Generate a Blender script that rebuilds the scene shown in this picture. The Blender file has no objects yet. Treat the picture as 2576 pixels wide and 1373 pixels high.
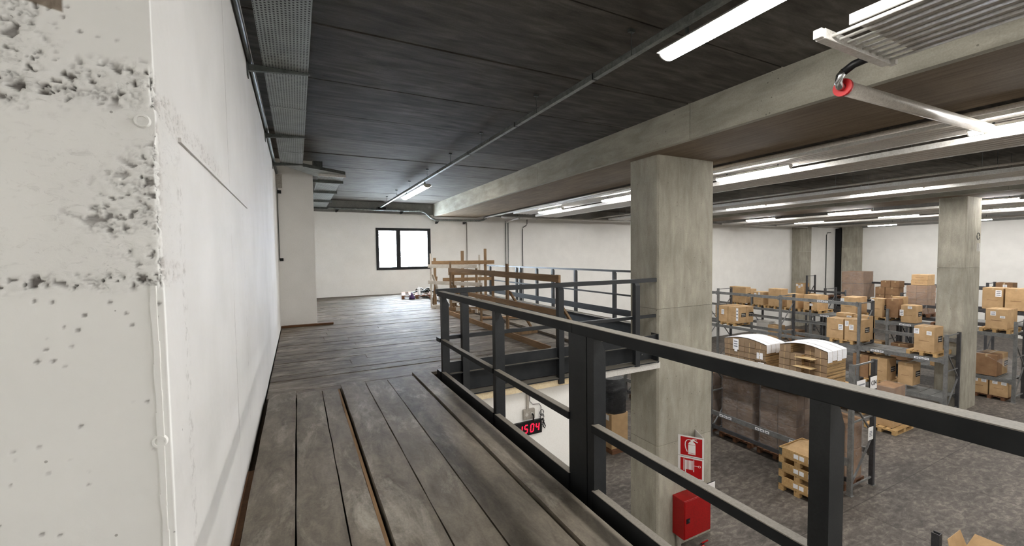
import bpy, bmesh, math, random
from mathutils import Vector, Matrix
random.seed(7)
SC = bpy.context.scene
COL = SC.collection
# ------------------------------------------------------------------ camera
yaw, pit, rol = math.radians(27.025), math.radians(2.485), math.radians(-0.745)
Fv = Vector((math.sin(yaw)*math.cos(pit), math.cos(yaw)*math.cos(pit), -math.sin(pit)))
r0 = Vector((math.cos(yaw), -math.sin(yaw), 0)); u0 = r0.cross(Fv)
Rv = math.cos(rol)*r0 + math.sin(rol)*u0
Uv = -math.sin(rol)*r0 + math.cos(rol)*u0
cam = bpy.data.cameras.new('camera'); camo = bpy.data.objects.new('camera', cam); COL.objects.link(camo)
camo.matrix_world = Matrix(((Rv.x, Uv.x, -Fv.x, 0), (Rv.y, Uv.y, -Fv.y, 0), (Rv.z, Uv.z, -Fv.z, 1.65), (0, 0, 0, 1)))
cam.sensor_width = 36; cam.sensor_fit = 'HORIZONTAL'; cam.lens = 1057.8/2576*36; cam.clip_start = 0.05; cam.clip_end = 200
SC.camera = camo
# ------------------------------------------------------------------ world, exposure
w = bpy.data.worlds.new('sky'); SC.world = w; w.use_nodes = True
bg = w.node_tree.nodes['Background']
bg.inputs[0].default_value = (0.74, 0.86, 1.0, 1); bg.inputs[1].default_value = 17.0
SC.view_settings.view_transform = 'Standard'; SC.view_settings.look = 'None'
SC.view_settings.exposure = 2.3; SC.view_settings.gamma = 1.0; SC.view_settings.use_curve_mapping = False
LAMP = 42.0          # emission of the warehouse lamp diffusers
LAMP_NEAR = 17.5     # lamps of the bay over the mezzanine
G = -4.0             # warehouse floor level
CZ = 3.97            # ceiling level
BZ = 3.42            # underside of the beams

# ------------------------------------------------------------------ materials
def s2l(c): return tuple(((x/255)/12.92 if x/255 <= .04045 else ((x/255+.055)/1.055)**2.4) for x in c)
class NT:
    def __init__(s, name, rough=.7, metal=0, spec=.3):
        s.m = bpy.data.materials.new(name); s.m.use_nodes = True
        s.t = s.m.node_tree; s.n = s.t.nodes; s.l = s.t.links
        s.b = s.n['Principled BSDF']; s.b.inputs['Roughness'].default_value = rough
        s.b.inputs['Metallic'].default_value = metal; s.b.inputs['Specular IOR Level'].default_value = spec
        s.co = s.n.new('ShaderNodeTexCoord')
        s.geo = None
    def link(s, a, b): s.l.new(a, b)
    def pos(s):   # world position, so that parts made in a loop do not all look alike
        if not s.geo: s.geo = s.n.new('ShaderNodeNewGeometry')
        return s.geo.outputs['Position']
    def mapv(s, sc, v=None, loc=(0, 0, 0)):
        m = s.n.new('ShaderNodeMapping'); m.inputs['Scale'].default_value = sc; m.inputs['Location'].default_value = loc
        s.link(v or s.pos(), m.inputs['Vector']); return m.outputs[0]
    def noise(s, v, scale, detail=4, rough=.55, dist=0):
        n = s.n.new('ShaderNodeTexNoise'); n.inputs['Scale'].default_value = scale; n.inputs['Detail'].default_value = detail
        n.inputs['Roughness'].default_value = rough; n.inputs['Distortion'].default_value = dist
        s.link(v, n.inputs['Vector']); return n.outputs['Fac']
    def voro(s, v, scale, feature='F1'):
        n = s.n.new('ShaderNodeTexVoronoi'); n.inputs['Scale'].default_value = scale; n.feature = feature
        s.link(v, n.inputs['Vector']); return n.outputs['Distance']
    def ramp(s, f, stops):
        r = s.n.new('ShaderNodeValToRGB'); e = r.color_ramp.elements
        while len(e) > 1: e.remove(e[-1])
        e[0].position = stops[0][0]; c = stops[0][1]; e[0].color = (*c, 1) if not isinstance(c, (int, float)) else (c, c, c, 1)
        for p, c in stops[1:]:
            k = e.new(p); k.color = (*c, 1) if not isinstance(c, (int, float)) else (c, c, c, 1)
        s.link(f, r.inputs[0]); return r.outputs[0]
    def mix(s, f, a, b, mode='MIX'):
        m = s.n.new('ShaderNodeMix'); m.data_type = 'RGBA'; m.blend_type = mode
        if isinstance(f, (int, float)): m.inputs[0].default_value = f
        else: s.link(f, m.inputs[0])
        for k, x in ((6, a), (7, b)):
            if isinstance(x, tuple): m.inputs[k].default_value = (*x[:3], 1)
            else: s.link(x, m.inputs[k])
        return m.outputs[2]
    def math(s, op, a, b=0.0, c=None):
        m = s.n.new('ShaderNodeMath'); m.operation = op
        for i, x in enumerate((a, b) if c is None else (a, b, c)):
            if isinstance(x, (int, float)): m.inputs[i].default_value = x
            else: s.link(x, m.inputs[i])
        return m.outputs[0]
    def xyz(s, v=None):
        q = s.n.new('ShaderNodeSeparateXYZ'); s.link(v or s.pos(), q.inputs[0]); return q.outputs
    def band(s, v, a, b, soft=.03):   # 1 between a and b
        m1 = s.n.new('ShaderNodeMapRange'); m1.inputs[1].default_value = a-soft; m1.inputs[2].default_value = a+soft; s.link(v, m1.inputs[0])
        m2 = s.n.new('ShaderNodeMapRange'); m2.inputs[1].default_value = b-soft; m2.inputs[2].default_value = b+soft; s.link(v, m2.inputs[0])
        return s.math('SUBTRACT', m1.outputs[0], m2.outputs[0])
    def bump(s, h, strength=.3, dist=.01):
        b = s.n.new('ShaderNodeBump'); b.inputs['Strength'].default_value = strength; b.inputs['Distance'].default_value = dist
        s.link(h, b.inputs['Height']); s.link(b.outputs[0], s.b.inputs['Normal'])
    def color(s, c):
        if isinstance(c, tuple): s.b.inputs['Base Color'].default_value = (*c, 1)
        else: s.link(c, s.b.inputs['Base Color'])
    def info(s):
        o = s.n.new('ShaderNodeObjectInfo'); return o.outputs['Random']

def flat(name, c, rough=.6, metal=0, spec=.3):
    t = NT(name, rough, metal, spec); t.color(s2l(c)); return t.m
def emis(name, c, st):
    t = NT(name); t.color((0, 0, 0)); t.b.inputs['Emission Color'].default_value = (*c, 1); t.b.inputs['Emission Strength'].default_value = st; return t.m
def mottled(name, c1, c2, scale=6, rough=.75, stretch=(1, 1, 1), bump=.15, fine=40, vary=.0, spec=.25, metal=0, bd=.004):
    t = NT(name, rough, metal, spec)
    v = t.mapv(stretch)
    n = t.noise(v, scale, 6, .6)
    c = t.ramp(n, [(.3, s2l(c1)), (.7, s2l(c2))])
    f = t.noise(v, fine, 3, .6)
    c = t.mix(.35, c, t.ramp(f, [(.3, .25), (.7, .8)]), 'OVERLAY')
    if vary:
        c = t.mix(1.0, c, t.ramp(t.info(), [(0, 1-vary), (1, 1.0)]), 'MULTIPLY')
    t.color(c)
    if bump: t.bump(f, bump, bd)
    return t.m

def concrete(name, c1, c2, stretch, spots=True, rough=.85):
    t = NT(name, rough, 0, .2)
    v = t.mapv(stretch)
    n = t.noise(v, 3.0, 8, .62, .4)
    c = t.ramp(n, [(.28, s2l(c1)), (.5, s2l(tuple((a+b)/2 for a, b in zip(c1, c2)))), (.74, s2l(c2))])
    n2 = t.noise(t.mapv((1, 1, 1)), 1.1, 5, .6)
    c = t.mix(.5, c, t.ramp(n2, [(.3, .35), (.7, .65)]), 'OVERLAY')
    f = t.noise(t.mapv((1, 1, 1)), 60, 3, .6)
    c = t.mix(.25, c, t.ramp(f, [(.3, .3), (.7, .7)]), 'OVERLAY')
    if spots:
        vo = t.voro(t.mapv((1, 1, 1)), 9)
        m = t.math('MULTIPLY', t.math('LESS_THAN', vo, .09), t.math('GREATER_THAN', t.noise(t.mapv((1, 1, 1)), 2.5, 3), .53))
        c = t.mix(t.math('MULTIPLY', m, .6), c, s2l((70, 66, 58)))
    c = t.mix(1.0, c, t.ramp(t.info(), [(0, .86), (1, 1.0)]), 'MULTIPLY')
    t.color(c)
    t.bump(t.math('ADD', n, t.math('MULTIPLY', f, .4)), .25, .01)
    return t.m

M = {}
M['ceil'] = concrete('ceiling_concrete', (52, 48, 43), (98, 93, 85), (.5, 2.7, 1))
M['ceil2'] = concrete('ceiling_concrete_pale', (78, 74, 68), (112, 107, 99), (.5, 3.2, 1))
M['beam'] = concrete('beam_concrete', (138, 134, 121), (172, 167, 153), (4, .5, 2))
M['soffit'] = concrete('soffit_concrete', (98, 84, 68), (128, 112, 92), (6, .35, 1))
M['col'] = concrete('column_concrete', (146, 141, 128), (180, 175, 161), (2.2, 2.2, .5))
M['steel'] = mottled('black_painted_steel', (27, 30, 33), (40, 42, 44), 5, .42, bump=.06, fine=120, spec=.4)
def dusty():
    t = NT('dusty_black_steel', .6, 0, .3)
    n = t.noise(t.mapv((1, 1, 1)), 90, 4, .6)
    nz = t.xyz(t.geo.outputs['Normal'])[2] if t.geo else None
    up = t.math('GREATER_THAN', nz, .6)
    dust = t.ramp(n, [(.2, s2l((102, 97, 88))), (.8, s2l((132, 126, 115)))])
    dark = t.ramp(t.noise(t.mapv((1, 1, 1)), 6, 4), [(.3, s2l((26, 29, 32))), (.7, s2l((40, 42, 44)))])
    t.color(t.mix(t.math('MULTIPLY', up, .93), dark, dust)); return t.m
M['dusty'] = dusty()
M['galv'] = mottled('galvanised_steel', (112, 116, 114), (150, 154, 150), 9, .45, bump=.04, spec=.5, metal=.5)
M['galvd'] = mottled('dull_galvanised_bracket', (62, 66, 64), (92, 96, 92), 9, .5, bump=.04, spec=.4, metal=.3)
M['rack'] = mottled('grey_rack_steel', (92, 93, 92), (122, 122, 120), 7, .5, bump=.05, spec=.4, metal=.2)
M['rackd'] = mottled('dark_rack_steel', (48, 48, 50), (68, 68, 70), 7, .5, bump=.05, spec=.4)
M['white'] = mottled('white_enamel', (190, 187, 181), (208, 205, 199), 4, .4, bump=.02, spec=.5)
M['strip'] = mottled('radiant_panel_enamel', (150, 144, 135), (170, 164, 155), 3, .35, bump=.02, spec=.5)
M['paper'] = mottled('white_paper', (225, 226, 228), (240, 240, 242), 5, .7, bump=.02)
M['ink'] = flat('grey_print', (120, 122, 128), .8)
M['black'] = flat('black_plastic', (18, 18, 19), .45)
M['blackink'] = flat('black_print', (24, 21, 20), .8)
M['greyink'] = flat('pale_print', (168, 164, 158), .8)
M['tape'] = flat('parcel_tape', (176, 150, 112), .35, 0, .5)
M['red'] = mottled('red_enamel', (140, 6, 8), (152, 10, 12), 3, .4, bump=.02, spec=.4)
M['redsign'] = flat('red_sign_face', (176, 12, 18), .4)
M['signwhite'] = flat('white_sign_face', (232, 230, 228), .4)
M['chrome'] = flat('chromed_steel', (190, 190, 190), .25, 1, .5)
M['lamp'] = emis('lamp_diffuser_lit', (1.0, .982, .955), LAMP)
M['lamp_near'] = emis('lamp_diffuser_lit_near', (1.0, .975, .94), LAMP_NEAR)
M['led'] = emis('red_led_segments', (1.0, .012, .045), .42)
M['bottle'] = flat('white_plastic', (235, 238, 240), .4)
M['purple'] = flat('purple_plastic', (70, 48, 92), .5)
def wood(name, c1, c2, ax, vary=.15):
    t = NT(name, .75, 0, .25)
    st = [7, 7, 7]; st[ax] = .7
    v = t.mapv(tuple(st), t.co.outputs['Object'])
    n = t.noise(v, 2.2, 6, .6, .9)
    c = t.ramp(n, [(.25, s2l(c1)), (.75, s2l(c2))])
    c = t.mix(1.0, c, t.ramp(t.info(), [(0, 1-vary), (1, 1.0)]), 'MULTIPLY')
    kn = t.math('LESS_THAN', t.voro(t.mapv((2.2, 2.2, 2.2), t.co.outputs['Object']), 1.5), .07)
    c = t.mix(t.math('MULTIPLY', kn, .5), c, s2l((88, 60, 34)))
    t.color(c); t.bump(n, .15, .004); return t.m
M['woody'] = wood('formwork_timber_along', (124, 97, 70), (170, 138, 103), 1)
M['woodx'] = wood('formwork_timber_across', (124, 97, 70), (170, 138, 103), 0)
M['woodz'] = wood('formwork_timber_upright', (112, 90, 68), (160, 132, 100), 2)
M['woodw'] = wood('bleached_timber', (176, 168, 156), (216, 208, 196), 1)
M['woodd'] = wood('dark_timber', (84, 58, 38), (116, 82, 54), 0)
M['palletx'] = wood('pallet_timber', (168, 134, 86), (206, 172, 122), 0, .25)
M['ply'] = mottled('pale_board', (206, 186, 150), (224, 206, 172), 3, .6, bump=.03)
def card(name, c1, c2, vary=.16, bands=None):
    t = NT(name, .8, 0, .15)
    n = t.noise(t.mapv((1, 1, 1)), 3.5, 5, .6)
    c = t.ramp(n, [(.3, s2l(c1)), (.7, s2l(c2))])
    f = t.noise(t.mapv((1, 1, 8)), 30, 2)
    c = t.mix(.15, c, t.ramp(f, [(.3, .3), (.7, .7)]), 'OVERLAY')
    c = t.mix(1.0, c, t.ramp(t.info(), [(0, 1-vary), (1, 1.0)]), 'MULTIPLY')
    if bands:
        z = t.xyz()[2]
        nn = t.noise(t.mapv((.6, .6, 90)), 1.0, 2, .5)
        c = t.mix(.75, c, t.ramp(nn, [(.38, .12), (.5, .5), (.62, .8)]), 'OVERLAY')
    t.color(c); t.bump(n, .08, .01); return t.m
M['card'] = card('brown_cardboard', (172, 142, 104), (196, 164, 124))
M['cardb'] = card('pale_cardboard', (206, 178, 132), (222, 196, 152))  # paler yellow card of the pulled-out boards
M['cardshade'] = card('shaded_cardboard', (92, 72, 54), (118, 94, 72))  # brown darkened to paint in the shade below the shelf
M['cardd'] = card('brown_cardboard_dark', (128, 98, 72), (152, 120, 90))
M['cardf'] = card('flat_cardboard_face', (132, 112, 90), (152, 130, 106))
M['cardedge'] = card('flat_cardboard_edges', (146, 120, 84), (176, 146, 104), bands=True)
def film(name='stretch_film', tint=(.93, .93, .95), a=.26):
    t = NT(name, .18, 0, .5)
    n = t.noise(t.mapv((1, 1, 3)), 7, 5, .7, 1.2)
    t.color((*tint,)); t.b.inputs['Alpha'].default_value = a
    t.link(t.math('MULTIPLY', t.ramp(n, [(.4, .15), (.75, 1.0)]), a*1.2), t.b.inputs['Alpha'])
    t.bump(n, .7, .03); return t.m
M['film'] = film()
M['filmblack'] = None
t = NT('black_stretch_film', .2, 0, .6); n = t.noise(t.mapv((1, 1, 7)), 6, 6, .7, 1.5); t.color(t.ramp(n, [(.3, (.006, .006, .007)), (.8, (.03, .03, .033))])); t.bump(n, 1.0, .08); M['filmblack'] = t.m
# glass that lets daylight through
gm = bpy.data.materials.new('window_glass'); gm.use_nodes = True; gt = gm.node_tree; gt.nodes.clear()
go = gt.nodes.new('ShaderNodeOutputMaterial'); gx = gt.nodes.new('ShaderNodeMixShader'); ga = gt.nodes.new('ShaderNodeBsdfTransparent'); gb = gt.nodes.new('ShaderNodeBsdfGlossy')
gb.inputs['Roughness'].default_value = .02; gx.inputs[0].default_value = .06
gt.links.new(ga.outputs[0], gx.inputs[1]); gt.links.new(gb.outputs[0], gx.inputs[2]); gt.links.new(gx.outputs[0], go.inputs[0]); M['glass'] = gm
# perforated cable tray: punched slots far too small to model one by one
def perf():
    t = NT('perforated_tray', .5, .35, .4)
    X, Y, Z = t.xyz()
    def cell(v, p, d, off=0.0):
        f = t.math('FRACT', t.math('ADD', t.math('DIVIDE', v, p), 100+off))
        return t.math('LESS_THAN', f, d)
    row = t.math('FLOOR', t.math('DIVIDE', X, .028))
    sh = t.math('MULTIPLY', t.math('FLOORED_MODULO', row, 2.0), .5)
    f = t.math('FRACT', t.math('ADD', t.math('ADD', t.math('DIVIDE', Y, .036), 100.0), sh))
    m = t.math('MULTIPLY', t.math('LESS_THAN', f, .5), cell(X, .028, .5))
    b = t.noise(t.mapv((1, 1, 1)), 4, 4)
    c = t.ramp(b, [(.3, s2l((128, 132, 130))), (.7, s2l((156, 160, 156)))])
    t.color(t.mix(m, c, s2l((14, 14, 15)))); return t.m
M['perf'] = perf()
# painted rough concrete of the left wall and pier
def paintwall():
    t = NT('white_painted_rough_concrete', .75, 0, .2)
    X, Y, Z = t.xyz(); p = t.mapv((1, 1, 1))
    base = t.ramp(t.noise(p, 1.3, 5, .6), [(.3, s2l((232, 232, 229))), (.7, s2l((240, 240, 237)))])
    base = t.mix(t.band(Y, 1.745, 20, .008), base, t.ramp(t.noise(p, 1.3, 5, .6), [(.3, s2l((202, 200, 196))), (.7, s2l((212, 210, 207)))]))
    # honeycombed zones: along pour joints on the pier face and near its corner
    edge = t.math('MULTIPLY', t.band(Z, 1.57, 2.02, .03), t.band(t.math('SUBTRACT', X, t.math('MULTIPLY', Z, .28)), -1.22, -.3, .10))
    edge = t.math('MULTIPLY', edge, t.band(Y, -9, 1.9, .02))
    z1 = t.math('MULTIPLY', t.band(t.math('ADD', Z, t.math('MULTIPLY', X, -.12)), 2.16, 2.30, .05), t.band(Y, -9, 1.8, .08))
    z2 = t.math('MULTIPLY', t.band(Z, 1.555, 1.60, .015), t.band(Y, -9, 1.9, .05))
    z3 = t.math('MULTIPLY', t.band(t.math('ADD', X, t.math('MULTIPLY', Z, 0.0)), -9, -.62, .07), t.band(Z, 2.1, 2.5, .05))
    z4 = t.math('MULTIPLY', t.math('MULTIPLY', t.band(Z, 2.10, 2.19, .03), t.band(Y, 1.7, 3.1, .3)), .9)
    z5 = t.math('MULTIPLY', t.math('MULTIPLY', t.band(Z, 1.57, 2.1, .03), t.band(Y, 1.7, 2.02, .02)), .45)
    zone = t.math('MAXIMUM', t.math('MAXIMUM', t.math('MULTIPLY', edge, .8), z1), t.math('MAXIMUM', z2, t.math('MAXIMUM', t.math('MULTIPLY', z3, .75), t.math('MAXIMUM', z4, z5))))
    chunk = t.noise(t.mapv((1, 1, 1.7)), 26, 7, .72, .8)
    crack = t.ramp(chunk, [(.36, 1.0), (.45, 0.0)])
    pit0 = t.voro(t.mapv((1, 1, 1)), 30)
    zone = t.math('MULTIPLY', zone, .25)
    dark = t.math('MULTIPLY', t.math('MULTIPLY', crack, zone), t.ramp(t.noise(p, 9, 4, .6), [(.36, 0.0), (.56, 1.0)]))
    pits = t.math('MULTIPLY', t.math('LESS_THAN', t.voro(p, 13), .055), t.math('GREATER_THAN', t.noise(p, 5, 3), .5))
    face = t.band(Y, -9, 1.9, .02)
    pits = t.math('MULTIPLY', pits, t.math('MULTIPLY', face, .55))
    # pour line and upright joint seen along the corridor wall
    ln = t.math('MULTIPLY', t.band(Y, 4.10, 4.13, .006), t.math('MULTIPLY', t.band(Z, .2, 2.1, .1), t.ramp(t.noise(p, 14, 4, .7), [(.48, 0.0), (.66, .35)])))
    sm = t.math('MULTIPLY', t.band(Y, 1.98, 2.05, .02), t.math('MULTIPLY', t.band(Z, .4, 2.0, .1), t.ramp(t.noise(p, 18, 4, .7), [(.5, 0.0), (.68, .5)])))
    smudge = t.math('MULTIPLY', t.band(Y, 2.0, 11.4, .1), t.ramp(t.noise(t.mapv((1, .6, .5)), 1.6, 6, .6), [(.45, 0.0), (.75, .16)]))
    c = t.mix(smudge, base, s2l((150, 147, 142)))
    c = t.mix(t.math('MULTIPLY', dark, .75), c, s2l((96, 90, 86)))
    c = t.mix(pits, c, s2l((110, 104, 100)))
    c = t.mix(t.math('MAXIMUM', ln, sm), c, s2l((120, 116, 112)))
    at = t.n.new('ShaderNodeAttribute'); at.attribute_name = 'crevice_shade'  # shade inside cracks and holes painted into the colour per vertex
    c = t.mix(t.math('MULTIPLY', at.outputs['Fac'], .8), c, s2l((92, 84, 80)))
    raw = t.math('MULTIPLY', t.band(t.math('ADD', Z, t.math('MULTIPLY', X, .2)), 2.262, 4, .003), t.band(X, -9, -.592, .003))
    raw = t.math('MULTIPLY', raw, face)
    c = t.mix(raw, c, t.ramp(t.noise(p, 14, 5, .6), [(.3, s2l((112, 100, 88))), (.7, s2l((168, 156, 142)))]))
    t.color(c)
    h = t.math('ADD', t.math('MULTIPLY', t.math('MULTIPLY', chunk, zone), 1.6), t.math('MULTIPLY', t.noise(p, 45, 4, .6), .06))
    h = t.math('SUBTRACT', h, t.math('MULTIPLY', pits, .4))
    h = t.math('SUBTRACT', h, t.math('MULTIPLY', dark, .6))
    t.bump(h, .55, .012); return t.m
M['paint'] = paintwall()
M['wall'] = mottled('white_plaster', (232, 230, 225), (240, 238, 233), 1.5, .85, bump=.05, fine=60)
M['walld'] = mottled('grey_plaster_band', (120, 119, 115), (140, 138, 133), 1.5, .85, bump=.05)
def plankmat(name, c1, c2, ax):
    t = NT(name, .7, 0, .25)
    st = [1.0, 1.0, 1.0]; st[ax] = .35
    v = t.mapv(tuple(st))
    n = t.noise(v, 9, 9, .72, .5)
    c = t.ramp(n, [(.32, s2l(c1)), (.68, s2l(c2))])
    d = t.noise(v, 3.4, 9, .74, .5)
    c = t.mix(t.ramp(d, [(.52, 0.0), (.66, .7)]), c, s2l((162, 155, 142)))
    d2 = t.noise(t.mapv((1, 1, 1)), 1.1, 4, .6)
    c = t.mix(.55, c, t.ramp(d2, [(.3, .3), (.7, .66)]), 'OVERLAY')
    f = t.noise(t.mapv((1, 1, 1)), 70, 3, .6)
    c = t.mix(.25, c, t.ramp(f, [(.3, .3), (.7, .7)]), 'OVERLAY')
    c = t.mix(1.0, c, t.ramp(t.info(), [(0, .82), (1, 1.0)]), 'MULTIPLY')
    t.color(c); t.bump(t.math('ADD', n, t.math('MULTIPLY', f, .3)), .2, .006); return t.m
M['planky'] = plankmat('dusty_plank_along', (88, 81, 71), (128, 119, 106), 1)
M['plankx'] = plankmat('dusty_plank_across', (70, 61, 52), (132, 121, 107), 0)
def ground():
    t = NT('dusty_concrete_floor', .65, 0, .3)
    v = t.mapv((.9, 1.8, 1))
    n = t.noise(v, 5.0, 10, .74, .5)
    c = t.ramp(n, [(.32, s2l((58, 53, 49))), (.5, s2l((84, 78, 72))), (.68, s2l((122, 114, 106)))])
    n2 = t.noise(t.mapv((.7, 1.5, 1)), .8, 8, .68, .5)
    c = t.mix(.85, c, t.ramp(n2, [(.3, .22), (.7, .76)]), 'OVERLAY')
    X, Y, Z = t.xyz()
    j = t.math('MAXIMUM', t.band(Y, 4.64, 4.66, .006), t.band(X, 13.95, 13.97, .006))
    j = t.math('MAXIMUM', j, t.math('MAXIMUM', t.band(X, 10.68, 10.70, .008), t.band(Y, -.6, -.58, .006)))
    c = t.mix(t.math('MULTIPLY', j, .7), c, s2l((40, 37, 34)))
    t.color(c); t.bump(n2, .1, .01); return t.m
M['ground'] = ground()
M['undeck'] = mottled('gap_shade_dark', (34, 28, 22), (58, 46, 34), 4, .9, bump=.05)  # dark colour standing in for shade below the deck gaps

# ------------------------------------------------------------------ building helpers
ORG = {}
class MB:
    def __init__(s): s.v = []; s.f = []; s.mi = []; s.cur = 0
    def m(s, i): s.cur = i; return s
    def add(s, vs, fs):
        o = len(s.v); s.v += [tuple(q) for q in vs]; s.f += [tuple(i+o for i in f) for f in fs]; s.mi += [s.cur]*len(fs); return s
    def box(s, x0, y0, z0, x1, y1, z1):
        return s.add([(x0, y0, z0), (x1, y0, z0), (x1, y1, z0), (x0, y1, z0), (x0, y0, z1), (x1, y0, z1), (x1, y1, z1), (x0, y1, z1)],
                     [(0, 3, 2, 1), (4, 5, 6, 7), (0, 1, 5, 4), (1, 2, 6, 5), (2, 3, 7, 6), (3, 0, 4, 7)])
    def beam(s, a, b, wd, ht, up=(0, 0, 1)):
        a = Vector(a); b = Vector(b); d = (b-a).normalized(); u = Vector(up)
        sx = d.cross(u).normalized(); u = sx.cross(d).normalized()
        sx *= wd/2; u *= ht/2
        vs = [a-sx-u, a+sx-u, a+sx+u, a-sx+u, b-sx-u, b+sx-u, b+sx+u, b-sx+u]
        return s.add(vs, [(0, 1, 2, 3), (7, 6, 5, 4), (0, 4, 5, 1), (1, 5, 6, 2), (2, 6, 7, 3), (3, 7, 4, 0)])
    def poly(s, pts, ax, a, b):     # extrude polygon pts (2D) along axis ax from a to b
        n = len(pts)
        def P(p, c):
            return {0: (c, p[0], p[1]), 1: (p[0], c, p[1]), 2: (p[0], p[1], c)}[ax]
        vs = [P(p, a) for p in pts]+[P(p, b) for p in pts]
        fs = [tuple(range(n)), tuple(range(2*n-1, n-1, -1))]+[(i, i+n, (i+1) % n+n, (i+1) % n) for i in range(n)]
        return s.add(vs, fs)
    def tube(s, pts, r, n=8, cap=True):
        pts = [Vector(p) for p in pts]; rings = []
        ref = Vector((0, 0, 1))
        for i, p in enumerate(pts):
            d = (pts[min(i+1, len(pts)-1)]-pts[max(i-1, 0)]).normalized()
            if abs(d.dot(ref)) > .95: rf = Vector((1, 0, 0))
            else: rf = ref
            sx = d.cross(rf).normalized(); u = sx.cross(d).normalized()
            rr = r[i] if isinstance(r, (list, tuple)) else r
            rings.append([p+sx*rr*math.cos(2*math.pi*k/n)+u*rr*math.sin(2*math.pi*k/n) for k in range(n)])
        vs = [q for rg in rings for q in rg]; fs = []
        for i in range(len(pts)-1):
            for k in range(n): fs.append((i*n+k, i*n+(k+1) % n, (i+1)*n+(k+1) % n, (i+1)*n+k))
        if cap: fs.append(tuple(range(n-1, -1, -1))); fs.append(tuple((len(pts)-1)*n+k for k in range(n)))
        return s.add(vs, fs)
    def quad(s, a, b, c, d): return s.add([a, b, c, d], [(0, 1, 2, 3)])
    def build(s, name, mat, parent=None, smooth=False, org=None, bevel=0):
        if not s.v: return None
        if parent is not None: o = ORG[parent.name]
        elif org is not None: o = Vector(org)
        else:
            xs = [v[0] for v in s.v]; ys = [v[1] for v in s.v]; zs = [v[2] for v in s.v]
            o = Vector(((min(xs)+max(xs))/2, (min(ys)+max(ys))/2, min(zs)))
        me = bpy.data.meshes.new(name)
        me.from_pydata([(v[0]-o.x, v[1]-o.y, v[2]-o.z) for v in s.v], [], s.f)
        for m_ in (mat if isinstance(mat, (list, tuple)) else [mat]): me.materials.append(M[m_])
        me.polygons.foreach_set('material_index', s.mi)
        bm = bmesh.new(); bm.from_mesh(me); bmesh.ops.recalc_face_normals(bm, faces=bm.faces)
        if bevel:
            bmesh.ops.bevel(bm, geom=[e for e in bm.edges], offset=bevel, segments=1, affect='EDGES')
        bm.to_mesh(me); bm.free()
        if smooth: me.polygons.foreach_set('use_smooth', [True]*len(me.polygons))
        me.update()
        ob = bpy.data.objects.new(name, me); COL.objects.link(ob)
        if parent is not None: ob.parent = parent
        else: ob.location = o
        ORG[ob.name] = o.copy()
        return ob
def tag(o, label=None, cat=None, group=None, kind=None):
    if label: o['label'] = label
    if cat: o['category'] = cat
    if group: o['group'] = group
    if kind: o['kind'] = kind
    return o
def thing(name, loc, label, cat, group=None, kind=None):
    o = bpy.data.objects.new(name, None); COL.objects.link(o); o.location = loc; o.empty_display_size = .1
    ORG[o.name] = Vector(loc); return tag(o, label, cat, group, kind)
def B(x0, y0, z0, x1, y1, z1): return MB().box(x0, y0, z0, x1, y1, z1)
def dup(o, delta=None, label=None, parent=None):
    c = o.copy(); COL.objects.link(c)
    if parent is not None: c.parent = parent
    if delta is not None: c.location = Vector(o.location)+Vector(delta)
    ORG[c.name] = ORG[o.name]+(Vector(delta) if delta is not None else Vector((0, 0, 0)))
    if label: c['label'] = label
    for ch in list(o.children): dup(ch, None, None, c)
    return c
STR = dict(kind='structure')
# ------------------------------------------------------------------ room shell
YB = 18.74; XR = 40.1; XL = -.39; YF = -9.0
ground_o = tag(MB().box(-1.2, YF-.2, G-.2, XR+.3, YB+.3, G).build('floor', 'ground'), **STR)
# left wall: pier in front, corridor wall behind it
tag(MB().box(-3.2, YF, G, XL, 11.3, CZ).build('wall_left', 'paint'), **STR) if False else None
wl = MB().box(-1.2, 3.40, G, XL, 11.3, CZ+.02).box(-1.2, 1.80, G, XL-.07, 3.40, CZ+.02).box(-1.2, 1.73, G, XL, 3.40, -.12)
wall_left = tag(wl.build('wall_left', 'paint'), **STR)
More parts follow.
